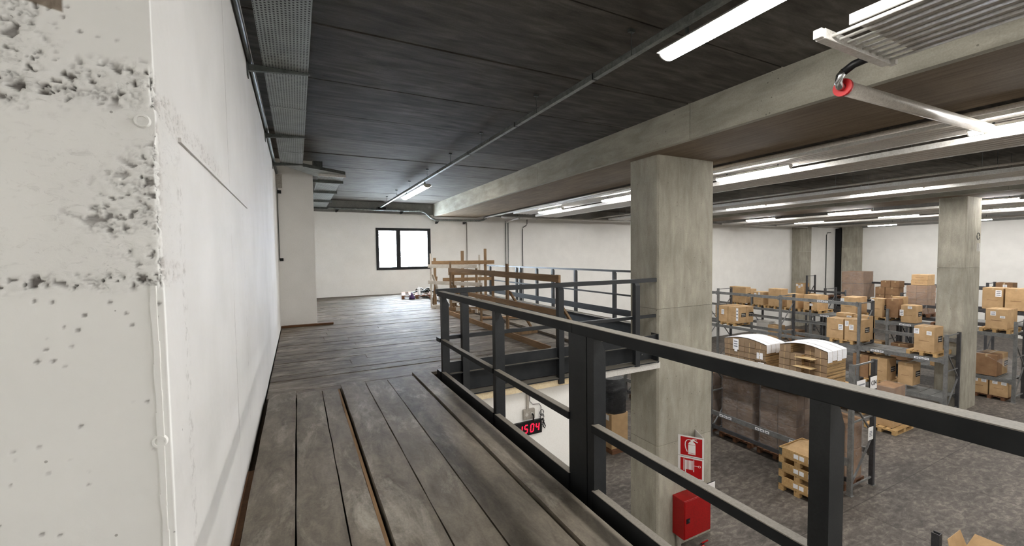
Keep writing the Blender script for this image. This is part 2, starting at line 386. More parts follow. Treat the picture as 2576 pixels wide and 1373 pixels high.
# cast skin of the pier face and the first metres of the corridor wall, honeycombed along the pour joints
from mathutils import noise as NZ
def cast_skin():
    ss = [-.81, -.60]+[-.46+.0055*i for i in range(int(.46/.0055)+1)]
    ss = [q for q in ss if q < -.001]+[0.0]+[.005*i for i in range(1, 90)]+[.45+.012*i for i in range(0, 102)]
    zs = [-.12, .3, .55]+[.66+.0055*i for i in range(int(1.86/.0055))]+[2.53, 2.8, 3.3, CZ+.02]
    def sm(a, b, x): t_ = min(1, max(0, (x-a)/(b-a))); return t_*t_*(3-2*t_)
    def bd(x, a, b, s_): return sm(a-s_, a+s_, x)*(1-sm(b-s_, b+s_, x))
    vs = []; un = []
    for s_ in ss:
        for z in zs:
            face = s_ <= 0
            if face: X = XL+s_; Y = 1.73
            else: X = XL; Y = 1.73+s_
            if face:
                w1 = bd(z-.12*X, 2.19, 2.31, .035)*1.0                      # upper honeycomb band
                w2 = bd(z, 1.558, 1.605, .014)
                w3 = bd(z, 2.10, 2.52, .05)*(1-sm(-.66, -.58, X))*.8
                diag = -.66+.22*abs(z-1.80)/.26
                w4 = bd(z, 1.59, 2.03, .03)*sm(diag, diag+.10, X)*.75
                wz = max(w1, w2, w3, w4)
            else:
                wz = max(bd(z+.03*s_, 2.12, 2.22, .03)*(1-sm(.9, 1.5, s_))*.6, bd(z, 1.58, 2.08, .02)*(1-sm(.0, .06, s_))*.9, bd(z, 1.58, 1.63, .02)*(1-sm(.20, .26, s_))*.5)
            p = Vector((X, Y, z))
            big = NZ.fractal(p*9, 1, 2, 3)
            wz *= sm(-.42, .05, big+.12)
            d = NZ.noise(p*4)*.0015+NZ.noise(p*30)*.0006
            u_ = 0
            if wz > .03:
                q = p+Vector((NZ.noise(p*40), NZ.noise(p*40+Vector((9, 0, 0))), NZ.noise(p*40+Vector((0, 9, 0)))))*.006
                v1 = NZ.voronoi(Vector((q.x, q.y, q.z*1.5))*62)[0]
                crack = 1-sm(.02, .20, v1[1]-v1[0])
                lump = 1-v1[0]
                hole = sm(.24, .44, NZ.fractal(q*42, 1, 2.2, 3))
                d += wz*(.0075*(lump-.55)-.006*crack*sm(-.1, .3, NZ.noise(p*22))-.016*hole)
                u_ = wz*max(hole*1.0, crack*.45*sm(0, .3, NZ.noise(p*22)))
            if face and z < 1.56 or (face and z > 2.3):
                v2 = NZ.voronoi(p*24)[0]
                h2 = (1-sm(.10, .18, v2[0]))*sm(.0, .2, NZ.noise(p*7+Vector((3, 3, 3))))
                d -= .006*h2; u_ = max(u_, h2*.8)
            k = max(0, 1-abs(s_)/.012)
            er = wz*k*.010
            if face: vs.append((X-er, Y-d+.7*er, z))
            else: vs.append((X+d-er, Y+.3*er, z))
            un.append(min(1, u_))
    ns, nz = len(ss), len(zs)
    fs = [(i*nz+j, (i+1)*nz+j, (i+1)*nz+j+1, i*nz+j+1) for i in range(ns-1) for j in range(nz-1)]
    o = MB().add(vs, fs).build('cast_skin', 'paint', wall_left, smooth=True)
    a = o.data.attributes.new('crevice_shade', 'FLOAT', 'POINT'); a.data.foreach_set('value', un)
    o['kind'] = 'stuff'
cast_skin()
B(XL-.02, 2.02, 2.095, XL+.010, 4.46, 2.112).build('pour_lip', 'paint', wall_left)
# form-tie plugs set into round recesses on the pier face
for px_, pz_ in ((-.422, 2.087), (-.418, 1.057)):
    mb = MB(); n = 28
    for (ra, rb, ya, yb) in ((.0135, .019, 1.7205, 1.7205), (.019, .0225, 1.7205, 1.7295), (.0135, .0125, 1.7205, 1.7275)):
        vs = []
        for k in range(n):
            a = 2*math.pi*k/n; vs.append((px_+ra*math.cos(a), ya, pz_+ra*math.sin(a)))
        for k in range(n):
            a = 2*math.pi*k/n; vs.append((px_+rb*math.cos(a), yb, pz_+rb*math.sin(a)))
        mb.add(vs, [(k, (k+1) % n, n+(k+1) % n, n+k) for k in range(n)])
    mb.add([(px_+.0128*math.cos(2*math.pi*k/n), 1.7255, pz_+.0128*math.sin(2*math.pi*k/n)) for k in range(n)], [tuple(range(n))])
    mb.build('tie_hole_plug', 'paint', wall_left, smooth=False)
# raised arris fin running down the pier corner
fin = MB(); zz = .1; rr = random.Random(3)
while zz < 1.56:
    h = rr.uniform(.03, .09); fin.box(XL-.030-rr.uniform(0, .004), 1.722, zz, XL-.018+rr.uniform(0, .003), 1.731, min(zz+h, 1.565)); zz += h
fin.build('arris_fin', 'paint', wall_left)
wall_rear = tag(B(-1.2, YF-.2, G, XR, YF, CZ).build('wall_front', 'wall'), **STR)
wl2 = tag(B(-1.4, YF-.2, G, -1.2, YB+.2, CZ).build('wall_left', 'wall'), **STR)
pier2 = tag(B(-1.2, 11.3, G, .395, 12.0, CZ).build('trim_1', 'wall'), **STR)
pier2['label'] = 'white plastered pier projecting at the far end of the left wall'
# back wall with the window opening
wx0, wx1, wz0, wz1 = 3.03, 5.42, 1.06, 2.88
from_px = None
bw = MB()
bw.box(-1.2, YB, G, wx0, YB+.3, CZ); bw.box(wx1, YB, G, XR+.2, YB+.3, CZ)
bw.box(wx0, YB, G, wx1, YB+.3, wz0); bw.box(wx0, YB, wz1, wx1, YB+.3, CZ)
wall_back = tag(bw.build('wall_back', 'wall'), **STR)
B(-1.2, YB-.12, 3.50, XR, YB, CZ).build('edge_beam', 'walld', wall_back)
wall_right = tag(B(XR, YF-.2, G, XR+.3, YB+.2, CZ).build('wall_right', 'wall'), **STR)
B(XR-.12, YF, 3.42, XR, YB, CZ).build('edge_beam', 'walld', wall_right)
# window
win = tag(thing('window_1', (wx0, YB, wz0), None, None), **STR)
fm = .085
f = MB()
yy0, yy1 = YB-.03, YB+.06
f.box(wx0, yy0, wz0, wx1, yy1, wz0+fm); f.box(wx0, yy0, wz1-fm, wx1, yy1, wz1)
f.box(wx0, yy0, wz0+fm, wx0+fm, yy1, wz1-fm); f.box(wx1-fm*1.3, yy0, wz0+fm, wx1, yy1, wz1-fm)
M['frame'] = mottled('black_window_frame', (24, 25, 27), (38, 39, 41), 5, .45, bump=.03)
f.build('window_frame', 'frame', win)
xm = wx0+.95
B(xm-.06, yy0-.01, wz0+fm, xm+.06, yy1, wz1-fm).build('window_mullion', 'frame', win)
for a, b in ((wx0+fm, xm-.06), (xm+.06, wx1-fm*1.3)):
    s_ = MB().box(a, yy0+.015, wz0+fm, a+.035, yy1-.01, wz1-fm).box(b-.035, yy0+.015, wz0+fm, b, yy1-.01, wz1-fm)
    s_.box(a+.035, yy0+.015, wz0+fm, b-.035, yy1-.01, wz0+fm+.035).box(a+.035, yy0+.015, wz1-fm-.035, b-.035, yy1-.01, wz1-fm)
    sash = s_.build('sash', 'frame', win)
    B(a+.035, YB+.012, wz0+fm+.035, b-.035, YB+.018, wz1-fm-.035).build('pane', 'glass', sash)
# ------------------------------------------------------------------ ceiling: precast slabs with open joints
ceil = tag(B(-1.4, YF-.2, CZ+.10, XR+.3, YB+.3, CZ+.3).build('ceiling', 'black'), **STR)
bays = [(-1.2, 5.56), (7.60, 19.75), (21.85, 33.2), (33.2, XR)]
pitch = 1.42; y0 = 3.255-pitch*9
for (a, b) in bays:
    y = y0
    while y < YB-.05:
        ya = max(y, YF); yb = min(y+pitch, YB)
        if yb-ya > .05:
            dz = random.uniform(-.006, .006)
            B(a, ya+.013, CZ+dz, b, yb-.013, CZ+.10).build('ceiling_slab', 'ceil2' if (a < 0 and ya > 8.8) else 'ceil', ceil)
        y += pitch
# main beams
def main_beam(x0, x1, z0, yend, label):
    o = thing('concrete_beam', ((x0+x1)/2, 0, z0), label, None, kind='structure')
    ys = [-9.0, -6.1, -3.2, -.3]+[2.6-.02*0]; ys = []
    y = yend
    joints = [4.66, 9.35, 13.2]
    cuts = [YF, 1.0]+joints+[yend]
    for i in range(len(cuts)-1):
        a, b = cuts[i]+.004, cuts[i+1]-.004
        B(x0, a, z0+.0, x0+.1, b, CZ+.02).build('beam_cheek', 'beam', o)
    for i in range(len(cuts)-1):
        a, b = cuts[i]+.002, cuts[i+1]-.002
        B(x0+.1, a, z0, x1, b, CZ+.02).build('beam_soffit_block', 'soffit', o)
    return o
main_beam(5.53, 7.64, BZ, YB-.12, 'deep board-marked concrete beam carried by the foreground column')
main_beam(19.6, 21.8, BZ+.02, YB-.12, 'deep board-marked concrete beam carried by the far column')
# columns
def column(x0, y0, x1, y1, z0, z1, label, lifts):
    o = thing('concrete_column', ((x0+x1)/2, (y0+y1)/2, z0), label, None, kind='structure')
    zs = [z0]+lifts+[z1]; c = .03
    for i in range(len(zs)-1):
        d = random.uniform(-.004, .004)
        pts = [(x0+c+d, y0+d), (x1-c-d, y0+d), (x1-d, y0+c+d), (x1-d, y1-c-d), (x1-c-d, y1-d), (x0+c+d, y1-d), (x0+d, y1-c-d), (x0+d, y0+c+d)]
        MB().poly(pts, 2, zs[i]+(.003 if i else 0), zs[i+1]-(.003 if i < len(zs)-2 else 0)).build('column_lift', 'col', o)
    return o
column(5.84, 5.605, 7.33, 6.33, G, BZ, 'large foreground concrete column with cast joints beside the mezzanine railing', [-1.94, .62])
column(20.34, 5.76, 21.66, 6.47, G, BZ+.02, 'tall concrete column standing among the far racks at the right', [-1.3, 1.0])
column(33.35, YB-.55, 34.9, YB+.0, G, BZ+.1, 'concrete pilaster on the back wall left of the dark corner strip', [-.6, 1.6])
column(39.3, 17.15, XR, 18.25, G, BZ+.1, 'concrete pilaster on the right wall beside the dark corner strip', [-.6, 1.9])
tag(MB().box(39.35, 18.3, G, 39.95, 18.72, BZ).box(39.3, 18.28, 1.0, 39.35, 18.34, 1.1).box(39.3, 18.28, 3.0, 39.35, 18.34, 3.1).build('corner_recess_fill', 'black'),
    'black box painted as the dark recess in the far corner between the two pilasters', 'recess fill')  # black box stands in for the shade of the corner recess
# ------------------------------------------------------------------ mezzanine deck
mezz = tag(thing('mezzanine_floor', (1, 8, 0), 'dusty timber plank floor of the mezzanine', None), **STR)
B(XL-.5, YF, -.16, 1.60, 5.60, -.03).build('gap_shade_board', 'undeck', mezz)  # dark sheet added so the gaps between planks look shaded
B(XL-.5, 5.78, -.16, 4.66, YB, -.045).build('gap_shade_board', 'undeck', mezz)  # also fills the floor slot with painted darkness
B(XL-.5, 5.60, -.16, 1.62, 5.78, -.045).build('gap_shade_board', 'undeck', mezz)
# near planks run away from the camera
pl = [(-.335, -.063, .055), (-.052, .212, .052), (.222, .388, .047), (.436, .712, .062), (.724, .985, .056), (.997, 1.33, .050), (1.352, 1.575, .065)]
ends = [5.60, 5.52, 5.49, 5.60, 5.56, 5.56, 5.69]
for (a, b, z), e in zip(pl, ends):
    mb = MB(); n = 14; r_ = random.Random(int(a*1000)+500)
    ys = [YF+.05]+[1.0+(e-1.0)*i/n for i in range(n+1)]
    L = [a+r_.uniform(-.003, .003) for _ in ys]; Rr = [b+r_.uniform(-.003, .003) for _ in ys]
    vs = []
    for i, yv in enumerate(ys):
        vs += [(L[i], yv, -.02), (Rr[i], yv, -.02), (Rr[i], yv, z), (L[i], yv, z)]
    fs = [(0, 1, 2, 3), tuple(4*(len(ys)-1)+k for k in (3, 2, 1, 0))]
    for i in range(len(ys)-1):
        for k in range(4): fs.append((4*i+k, 4*i+4+k, 4*i+4+(k+1) % 4, 4*i+(k+1) % 4))
    mb.add(vs, fs).build('plank', 'planky', mezz)
# edging stone-grey strip seen between wall and first plank
MB().box(-.388, 2.8, -.03, -.345, 3.75, .012).build('packing_batten', 'woodd', mezz)
MB().box(.392, -2, -.02, .414, 5.50, .035).build('packing_batten', 'woody', mezz)
# far planks run across
y = 5.62; rr = random.Random(11); i = 0
while y < YB-.02:
    wv = rr.uniform(.255, .30) if i else .16; yb = min(y+wv, YB)
    x1 = (4.40 if y < 16.9 else 7.0) if i else 1.62
    cutx = rr.uniform(.2, 3.4) if rr.random() < .8 and i else None
    xs = [XL+.02 if y < 11.2 else (XL+.02 if False else .40)] if y >= 11.3 and y < 12.0 else [XL+.02 if y < 11.3 else -1.19]
    seg = xs+([cutx] if cutx else [])+[x1]
    for k in range(len(seg)-1):
        z = rr.uniform(-.004, .006)
        B(seg[k]+(.003 if k else 0), y+.005, -.04, seg[k+1]-(.003 if k < len(seg)-2 else 0), yb-.005, z).build('plank', 'plankx', mezz)
    y = yb; i += 1
# ledge plank beyond the dark slot, stair-well edge and steel edge beam
for a, b in ((5.75, 8.6), (8.62, 12.0), (12.02, 16.88)):
    B(4.63, max(a, 5.80), -.16, 5.93, b, .0).build('ledge_plank', 'planky', mezz)
ib = MB(); ib.box(6.93, 6.36, -.02, 7.14, 16.85, .0).box(7.02, 6.36, -.36, 7.05, 16.85, -.02).box(6.93, 6.36, -.38, 7.14, 16.85, -.36)
tag(ib.build('steel_edge_beam', 'dusty'), 'dusty black steel edge beam under the long back railing of the mezzanine', 'beam')
ib = MB(); ib.box(5.93, 6.36, -.02, 5.99, 16.85, .0).box(5.95, 6.36, -.36, 5.97, 16.85, -.02)
tag(ib.build('steel_trimmer', 'dusty'), 'thin black steel trimmer on the near side of the floor opening', 'beam')
# edge beam under the near railing, running away from camera
ib = MB(); ib.box(1.69, YF+.1, -.36, 1.705, 5.66, -.27).box(1.62, YF+.1, -.38, 1.78, 5.66, -.36)
tag(ib.build('steel_edge_beam', 'dusty'), 'black steel edge beam under the near railing beside the camera', 'beam')
# cross beam: channel with dusty lower flange, white board fixed under it
ib = MB(); ib.box(1.72, 5.655, -.03, 5.83, 5.76, -.01).box(1.72, 5.72, -.31, 5.83, 5.74, -.03).box(1.72, 5.56, -.345, 5.83, 5.74, -.325).box(1.72, 5.56, -.012, 5.83, 5.655, .0)
cb = tag(ib.build('steel_cross_beam', 'dusty'), 'black steel channel beam spanning from the corner post to the foreground column', 'beam')
for q in ((5.48, -.14), (5.62, -.16), (5.55, -.2)):
    MB().tube([(q[0], 5.700, q[1]), (q[0], 5.722, q[1])], .012, 6).build('bolt', 'chrome', cb)
B(5.835-.02, 5.575, -.36, 5.838, 5.745, .17).build('end_plate', 'steel', cb)
tag(B(1.72, 5.60, -.455, 4.50, 5.72, -.352).build('fascia_board', 'ply'), 'pale beige board under the black cross beam above the clock wall', 'board')
tag(MB().box(4.505, 5.60, -.47, 5.90, 5.72, -.352).build('white_lintel', 'white'), 'white painted lintel under the black cross beam next to the foreground column', 'lintel')
# wall of the room under the mezzanine
wu = tag(B(XL, 5.78, G, 4.60, 5.90, -.40).build('wall_under_mezzanine', 'wall'), **STR)
B(4.585, 5.775, G, 4.612, 5.905, -.40).build('corner_bead', 'white', wu)
tag(B(4.48, 5.90, G, 4.60, 12.0, -.42).build('wall_under_mezzanine', 'wall'), **STR)
tag(B(1.60, YF, G, 1.70, 5.78, -.40).build('wall_under_mezzanine', 'wall'), **STR)
# ------------------------------------------------------------------ railings
RZ = 1.165
rail = thing('steel_railing', (1.72, 2.5, 0), 'near black steel railing with dusty top rail running from the camera to the corner', 'railing')
def handrail_y(x, ya, yb, z, parent, wid=.085, h=.07):
    MB().box(x, ya, z-h, x+wid, yb, z).build('handrail', 'dusty', parent, bevel=.003)
handrail_y(1.70, -3.0, 2.42, RZ, rail); handrail_y(1.70, 2.423, 5.62, RZ, rail)
posts = [-1.95, -.55, .885, 2.255, 2.47, 3.79, 5.50]
def post_y(y, parent, top=RZ-.07, yt=.07):
    # plate post: shaped end face with cut shoulders, folded side
    x0, x1 = 1.705, 1.805; zb = -.38
    pts = [(x0, zb), (x1, zb), (x1, top-.10), (x1-.025, top-.045), (x0+.055, top), (x0, top)]
    MB().poly(pts, 1, y-yt, y).build('post', 'steel', parent)
for p in posts: post_y(p, rail, yt=.205 if p == 2.47 else .07)
yy = [-3.0]+posts
for i in range(len(posts)-1):
    a, b = posts[i]+.0, posts[i+1]-.07
    if b-a < .2: continue
    MB().box(1.690, a-.012, .47, 1.745, b+.012, .525).build('mid_rail', 'dusty', rail, bevel=.003)
    MB().box(1.690, a-.012, -.26, 1.745, b+.012, .080).build('kick_plate', 'dusty', rail, bevel=.003)
MB().box(1.69, 5.50, .47, 1.745, 5.66, .525).build('mid_rail', 'dusty', rail)
MB().box(1.69, 5.50, -.26, 1.745, 5.66, .070).build('kick_plate', 'dusty', rail)
# cross railing
cr = thing('steel_railing', (3.8, 5.62, 0), 'black steel railing crossing from the corner post to the foreground column', 'railing')
MB().box(1.70, 5.622, RZ-.045, 5.835, 5.70, RZ+.025).build('handrail', 'steel', cr, bevel=.003)
MB().box(1.86, 5.64, .47, 5.835, 5.69, .525).build('mid_rail', 'steel', cr, bevel=.003)
for a, b in ((1.82, 3.655), (3.755, 5.255), (5.36, 5.815)):
    MB().box(a, 5.612, -.02, b, 5.65, .155).build('kick_plate', 'dusty', cr)
for xp in (2.09, 3.705, 5.31):
    x0, x1 = xp-.05, xp+.05; top = RZ-.045
    pts = [(5.555, -.42 if xp < 5 else -.36), (5.64, -.42 if xp < 5 else -.36), (5.64, top), (5.58, top), (5.555, top-.04)]
    MB().poly([(p[0], p[1]) for p in pts], 0, x0, x1).build('post', 'steel', cr)
# long back railing on the far side of the mezzanine
fr = thing('steel_railing', (7.15, 11.5, 0), 'long black steel railing along the far edge of the mezzanine before the white wall', 'railing')
zt = 1.235
MB().box(7.12, 6.36, zt-.05, 7.19, 16.62, zt).build('handrail', 'steel', fr)
MB().box(7.13, 6.36, .60, 7.17, 16.62, .64).build('mid_rail', 'steel', fr)
MB().box(7.13, 6.36, .10, 7.15, 16.62, .26).build('kick_plate', 'steel', fr)
for yp in (7.0, 8.35, 10.03, 11.25, 12.25, 13.42, 13.72, 16.1):
    MB().poly([(7.15, -.02), (7.23, -.02), (7.23, zt-.09), (7.2, zt-.05), (7.15, zt-.05)], 1, yp-.04, yp+.04).build('post', 'steel', fr)
# end return of that railing along the mezzanine end
# ------------------------------------------------------------------ timber barriers
def trestle(name, label, a, b, rails, ups, mat, group=None):
    """a,b: floor line ends; rails (z,h,mat,ext); ups (t, top, lean, mat)"""
    A = Vector(a); Bv = Vector(b); d = (Bv-A).normalized(); n = Vector((d.y, -d.x, 0))
    if n.x < 0: n = -n
    o = thing(name, tuple((A+Bv)/2), label, 'barrier')
    for (z, h, mt, e0, e1) in rails:
        p = A+d*e0-n*.018+Vector((0, 0, z)); q = Bv+d*e1-n*.018+Vector((0, 0, z))
        MB().beam(p, q, .028, h).build('rail_board', mt, o)
    L = (Bv-A).length
    for (t_, top, lean, mt, wid) in ups:
        p = A+d*(t_*L)+n*.012
        MB().beam(p+Vector((0, 0, .0)), p+Vector((0, 0, top)), wid, .03, up=n).build('upright', mt, o)
        if lean:
            st = p+Vector((0, 0, top*.62)); en = p+n*lean+Vector((0, 0, .06))+d*-.05
            MB().beam(st+n*.03+d*.04, en, .085, .03, up=d.cross(Vector((0, 0, 1)))).build('brace', mt, o)
            MB().beam(p+n*.02+Vector((0, 0, .045)), en+n*.1-Vector((0, 0, .015)), .03, .09).build('foot_board', mt, o)
    return o
trestle('timber_barrier', 'nearest brown timber barrier of rough boards along the floor opening', (3.74, 11.1, 0), (3.74, 5.72, 0),
        [(1.255, .115, 'woody', -.05, .08), (.70, .10, 'woody', 1.0, .05), (.062, .115, 'woody', -.05, -.2)],
        [(0.0, 1.46, .62, 'woodz', .085), (.40, .95, .0, 'woodz', .07), (.655, 1.47, .62, 'woodz', .095), (1.0, 1.315, .62, 'woodz', .11)], 'woody')
trestle('timber_barrier', 'bleached white timber barrier near the window end of the floor opening', (3.70, 12.95, 0), (4.55, 11.1, 0),
        [(1.33, .11, 'woodw', -.05, .0), (.82, .11, 'woodw', -.05, .2), (.06, .11, 'woodw', .3, 0)],
        [(0.02, 1.72, .5, 'woodw', .05), (.5, 1.3, .4, 'woodz', .07), (.98, 1.3, .0, 'woodz', .07)], 'woodw')
trestle('timber_barrier', 'far brown timber barrier with tall uprights standing across the mezzanine', (3.85, 13.1, 0), (5.75, 12.6, 0),
        [(1.42, .12, 'woodx', -.05, .02), (.88, .11, 'woodx', .3, 0)],
        [(0.03, 1.58, .45, 'woodz', .085), (.48, 1.80, .45, 'woodz', .10), (.76, 1.66, .45, 'woodw', .06), (.86, 1.86, .0, 'woodz', .09)], 'woodx')
trestle('timber_barrier', 'low timber barrier with leaning struts behind the nearest barrier', (4.0, 12.0, 0), (5.2, 11.3, 0),
        [(1.13, .12, 'woodx', 0, 0), (.30, .12, 'woodw', 0, 0), (.06, .1, 'woodx', 0, 0)],
        [(0.1, 1.2, .5, 'woodz', .06), (.6, 1.2, .5, 'woodw', .08), (.95, 1.15, .0, 'woodz', .08)], 'woodx')
tag(MB().beam((4.15, 9.9, .05), (5.3, 9.3, .05), .14, .04).build('loose_board', 'woodx'), 'loose brown board lying behind the nearest timber barrier', 'board')
tag(MB().box(-.38, 11.12, .008, .745, 11.20, .052).build('loose_batten', 'woodd'), 'dark brown timber batten lying at the foot of the far white pier', 'batten')
# ------------------------------------------------------------------ pallets
PAL = {}
def pallet(loc, label, rot=0, group=None, mat='palletx', sx=1.2, sy=.8, simple=False):
    """origin: centre of underside; long side along local x"""
    key = (mat, sx, sy, simple)
    if key in PAL:
        o = dup(PAL[key]); o.location = loc; o.rotation_euler = (0, 0, rot); o['label'] = label
        if group: o['group'] = group
        elif 'group' in o: del o['group']
        return o
    o = thing('wooden_pallet', (0, 0, 0), label, 'pallet', group)
    if not simple:
        for i in range(5):
            yc = -sy/2+.0725+(sy-.145)*i/4; hw = .0725 if i in (0, 2, 4) else .05
            B(-sx/2, yc-hw, .122, sx/2, yc+hw, .144).build('deck_board', mat, o)
        for xc in (-sx/2+.0725, 0, sx/2-.0725):
            B(xc-.0725, -sy/2, .100, xc+.0725, sy/2, .122).build('stringer_board', mat, o)
        for xc in (-sx/2+.0725, 0, sx/2-.0725):
            for yc in (-sy/2+.05, 0, sy/2-.05):
                B(xc-.0725, yc-.05, .022, xc+.0725, yc+.05, .100).build('block', mat, o)
        for yc in (-sy/2+.05, 0, sy/2-.05):
            B(-sx/2, yc-.05, 0, sx/2, yc+.05, .022).build('bottom_board', mat, o)
    else:
        d = MB()
        for i in range(5):
            yc = -sy/2+.0725+(sy-.145)*i/4; d.box(-sx/2, yc-.06, .110, sx/2, yc+.06, .144)
        d.build('deck', mat, o)
        d = MB()
        for xc in (-sx/2+.0725, 0, sx/2-.0725):
            for yc in (-sy/2+.05, 0, sy/2-.05): d.box(xc-.0725, yc-.05, .0, xc+.0725, yc+.05, .110)
        d.build('base', mat, o)
    PAL[key] = o
    o.location = loc; o.rotation_euler = (0, 0, rot)
    return o
M['palletd'] = wood('old_dark_pallet_timber', (96, 66, 48), (136, 98, 72), 0, .25)
farp = pallet((4.25, 16.9, .004), 'old dark wooden pallet on the mezzanine floor below the window', math.radians(78), mat='palletd', sx=1.75, sy=1.15)
# things on and by that pallet
bt = thing('sealant_bottle', (4.10, 15.95, .13), 'white plastic bottle standing on the old pallet below the window', 'bottle')
bt.location = (4.17, 16.15, .15); ORG[bt.name] = Vector(bt.location)
x, y_, z = bt.location
MB().tube([(x, y_, z), (x, y_, z+.24), (x, y_, z+.28)], [.055, .055, .025], 12).build('bottle_body', 'bottle', bt, smooth=False)
MB().tube([(x, y_, z+.28), (x, y_, z+.33)], .016, 8).build('bottle_cap', 'bottle', bt)
mb = MB(); mb.tube([(3.86, 16.0, .01), (3.86, 16.0, .10), (3.86, 16.0, .19), (3.86, 16.0, .27)], [.11, .10, .04, .012], 10)
tag(mb.build('plastic_bag', 'purple', smooth=True), 'purple plastic bag slumped against the old pallet below the window', 'bag')
cc = MB(); rr = random.Random(5)
for k in range(9):
    cx_, cy_ = 4.55+rr.uniform(-.3, .28), 16.75+rr.uniform(-.3, .3); R_ = rr.uniform(.08, .17)
    cc.tube([(cx_+R_*math.cos(a*.6), cy_+R_*math.sin(a*.6), .17+.02*k+.03*math.sin(a)) for a in range(12)], .018, 5)
tag(cc.build('cable_coil', 'black'), 'tangle of black cable heaped on the old pallet below the window', 'cable')
rl = thing('tape_roll', (4.52, 15.55, 0), 'white roll of tape lying on the planks in front of the old pallet', 'tape roll')
cc = MB(); n = 20
for ra, rb in ((.045, .10),):
    vs = []
    for yv in (15.52, 15.60):
        for r_ in (ra, rb): vs += [(4.66+r_*math.cos(2*math.pi*k/n), yv, .104+r_*math.sin(2*math.pi*k/n)) for k in range(n)]
    fs = []
    for k in range(n):
        k2 = (k+1) % n
        fs += [(k, k2, n+k2, n+k), (2*n+k, 3*n+k, 3*n+k2, 2*n+k2), (n+k, n+k2, 3*n+k2, 3*n+k), (k, 2*n+k, 2*n+k2, k2)]
    cc.add(vs, fs)
cc.build('roll', 'bottle', rl)
for k, (a, b, c_) in enumerate(((4.3, 16.5, .3), (4.62, 17.1, .5), (4.0, 16.75, .2))):
    tag(MB().box(a, b, .15, a+.14, b+.09, .175+.02*k).build('crumpled_wrapper', 'bottle'), ('white wrapper in the middle of the old pallet', 'white wrapper at the back of the old pallet beside the cable', 'white wrapper at the left of the old pallet')[k], 'wrapper')
# ------------------------------------------------------------------ pallet racks
def rack(label, x0, x1, frames, tops, beams, mat='rack', dark='rackd', foot=G):
    """frames: Y positions; tops: height per frame; beams: (ya, yb, z_top, which, label_spec)"""
    o = thing('pallet_rack', (x0, frames[0], foot), label, 'rack')
    for Y, top in zip(frames, tops):
        fr_ = bpy.data.objects.new('upright_frame', None); COL.objects.link(fr_); fr_.parent = o; ORG[fr_.name] = ORG[o.name].copy()
        B(x0-.02, Y-.02, foot, x0+.11, Y+.11, foot+.01).build('foot_plate', mat, fr_); B(x1-.11, Y-.02, foot, x1+.02, Y+.11, foot+.01).build('foot_plate', mat, fr_)
        for z in (foot+.18, foot+(top-foot)*.55, top-.06): B(x0+.09, Y+.03, z, x1-.09, Y+.06, z+.035).build('cross_bar', mat, fr_)
        for xa, mt in ((x0, mat), (x1-.09, dark)):
            p = MB()
            p.box(xa, Y, foot+.01, xa+.09, Y+.012, top).box(xa, Y+.012, foot+.01, xa+.012, Y+.09, top).box(xa+.078, Y+.012, foot+.01, xa+.09, Y+.09, top)
            p.build('post', mt, fr_)
        z = foot+.2; k = 0
        while z+1.0 < top:
            a = (x0+.06, Y+.045, z) if k % 2 == 0 else (x1-.06, Y+.045, z)
            b = (x1-.06, Y+.045, z+1.0) if k % 2 == 0 else (x0+.06, Y+.045, z+1.0)
            MB().beam(a, b, .035, .03).build('brace', mat, fr_); z += 1.05; k += 1
    for (ya, yb, zt, which, tg) in beams:
        for s in which:
            xa = (x0-.015) if s == 'f' else (x1-.045)
            bo = MB().box(xa, ya, zt-.125, xa+.055, yb, zt)
            bo.box(xa-.006, ya-.02, zt-.16, xa+.01, ya+.05, zt+.03).box(xa-.006, yb-.05, zt-.16, xa+.01, yb+.02, zt+.03)
            b = bo.build('beam', mat if s == 'f' else mat, o)
            if s == 'f' and tg:
                for yc in tg:
                    for q in range(3 if tg is not None and len(tg) < 4 else 2):
                        MB().box(xa-.010, yc+q*.135, zt-.098, xa-.006, yc+q*.135+.115, zt-.028).build('location_label', 'paper', b)
                        MB().box(xa-.012, yc+q*.135+.02, zt-.080, xa-.0101, yc+q*.135+.095, zt-.048).build('label_print', 'ink', b)
    return o
rA = rack('nearest grey rack row with sign boards on its end frame', 11.13, 12.22, [4.88, 8.55, 12.3, 16.0], [-.95, -1.5, -1.5, -1.5],
     [(4.97, 8.55, -3.15, 'fr', [5.85, 6.75, 7.85]), (8.64, 12.3, -3.15, 'fr', [9.2, 10.2, 11.3]), (12.39, 16.0, -3.15, 'fr', [12.7, 13.4]),
      (4.97, 8.55, -1.80, 'fr', None), (8.64, 12.3, -1.80, 'fr', None), (12.39, 16.0, -1.8, 'fr', None)])
B(11.19, 4.97, -3.72, 11.24, 16.0, -3.62).build('guide_beam', 'rackd', rA)
rB = rack('second grey rack row ending in front of the far column', 19.1, 20.2, [5.75, 8.2, 11.16, 14.28, 17.3], [-1.2, -.35, -.30, -.2, -.2],
     [(5.84, 8.2, -2.03, 'fr', [6.2, 7.45]), (8.29, 11.16, -2.03, 'fr', None), (11.25, 14.28, -2.03, 'fr', None), (14.37, 17.3, -2.03, 'fr', None),
      (8.29, 11.16, -.36, 'f', [9.3]), (11.25, 14.28, -.36, 'f', None), (14.37, 17.3, -.36, 'f', None),
      (5.84, 8.2, -1.45, 'r', None), (8.29, 11.16, -1.45, 'r', None), (11.25, 14.28, -1.45, 'r', None), (5.84, 8.2, -3.36, 'fr', None), (8.29, 11.16, -3.36, 'fr', None)])
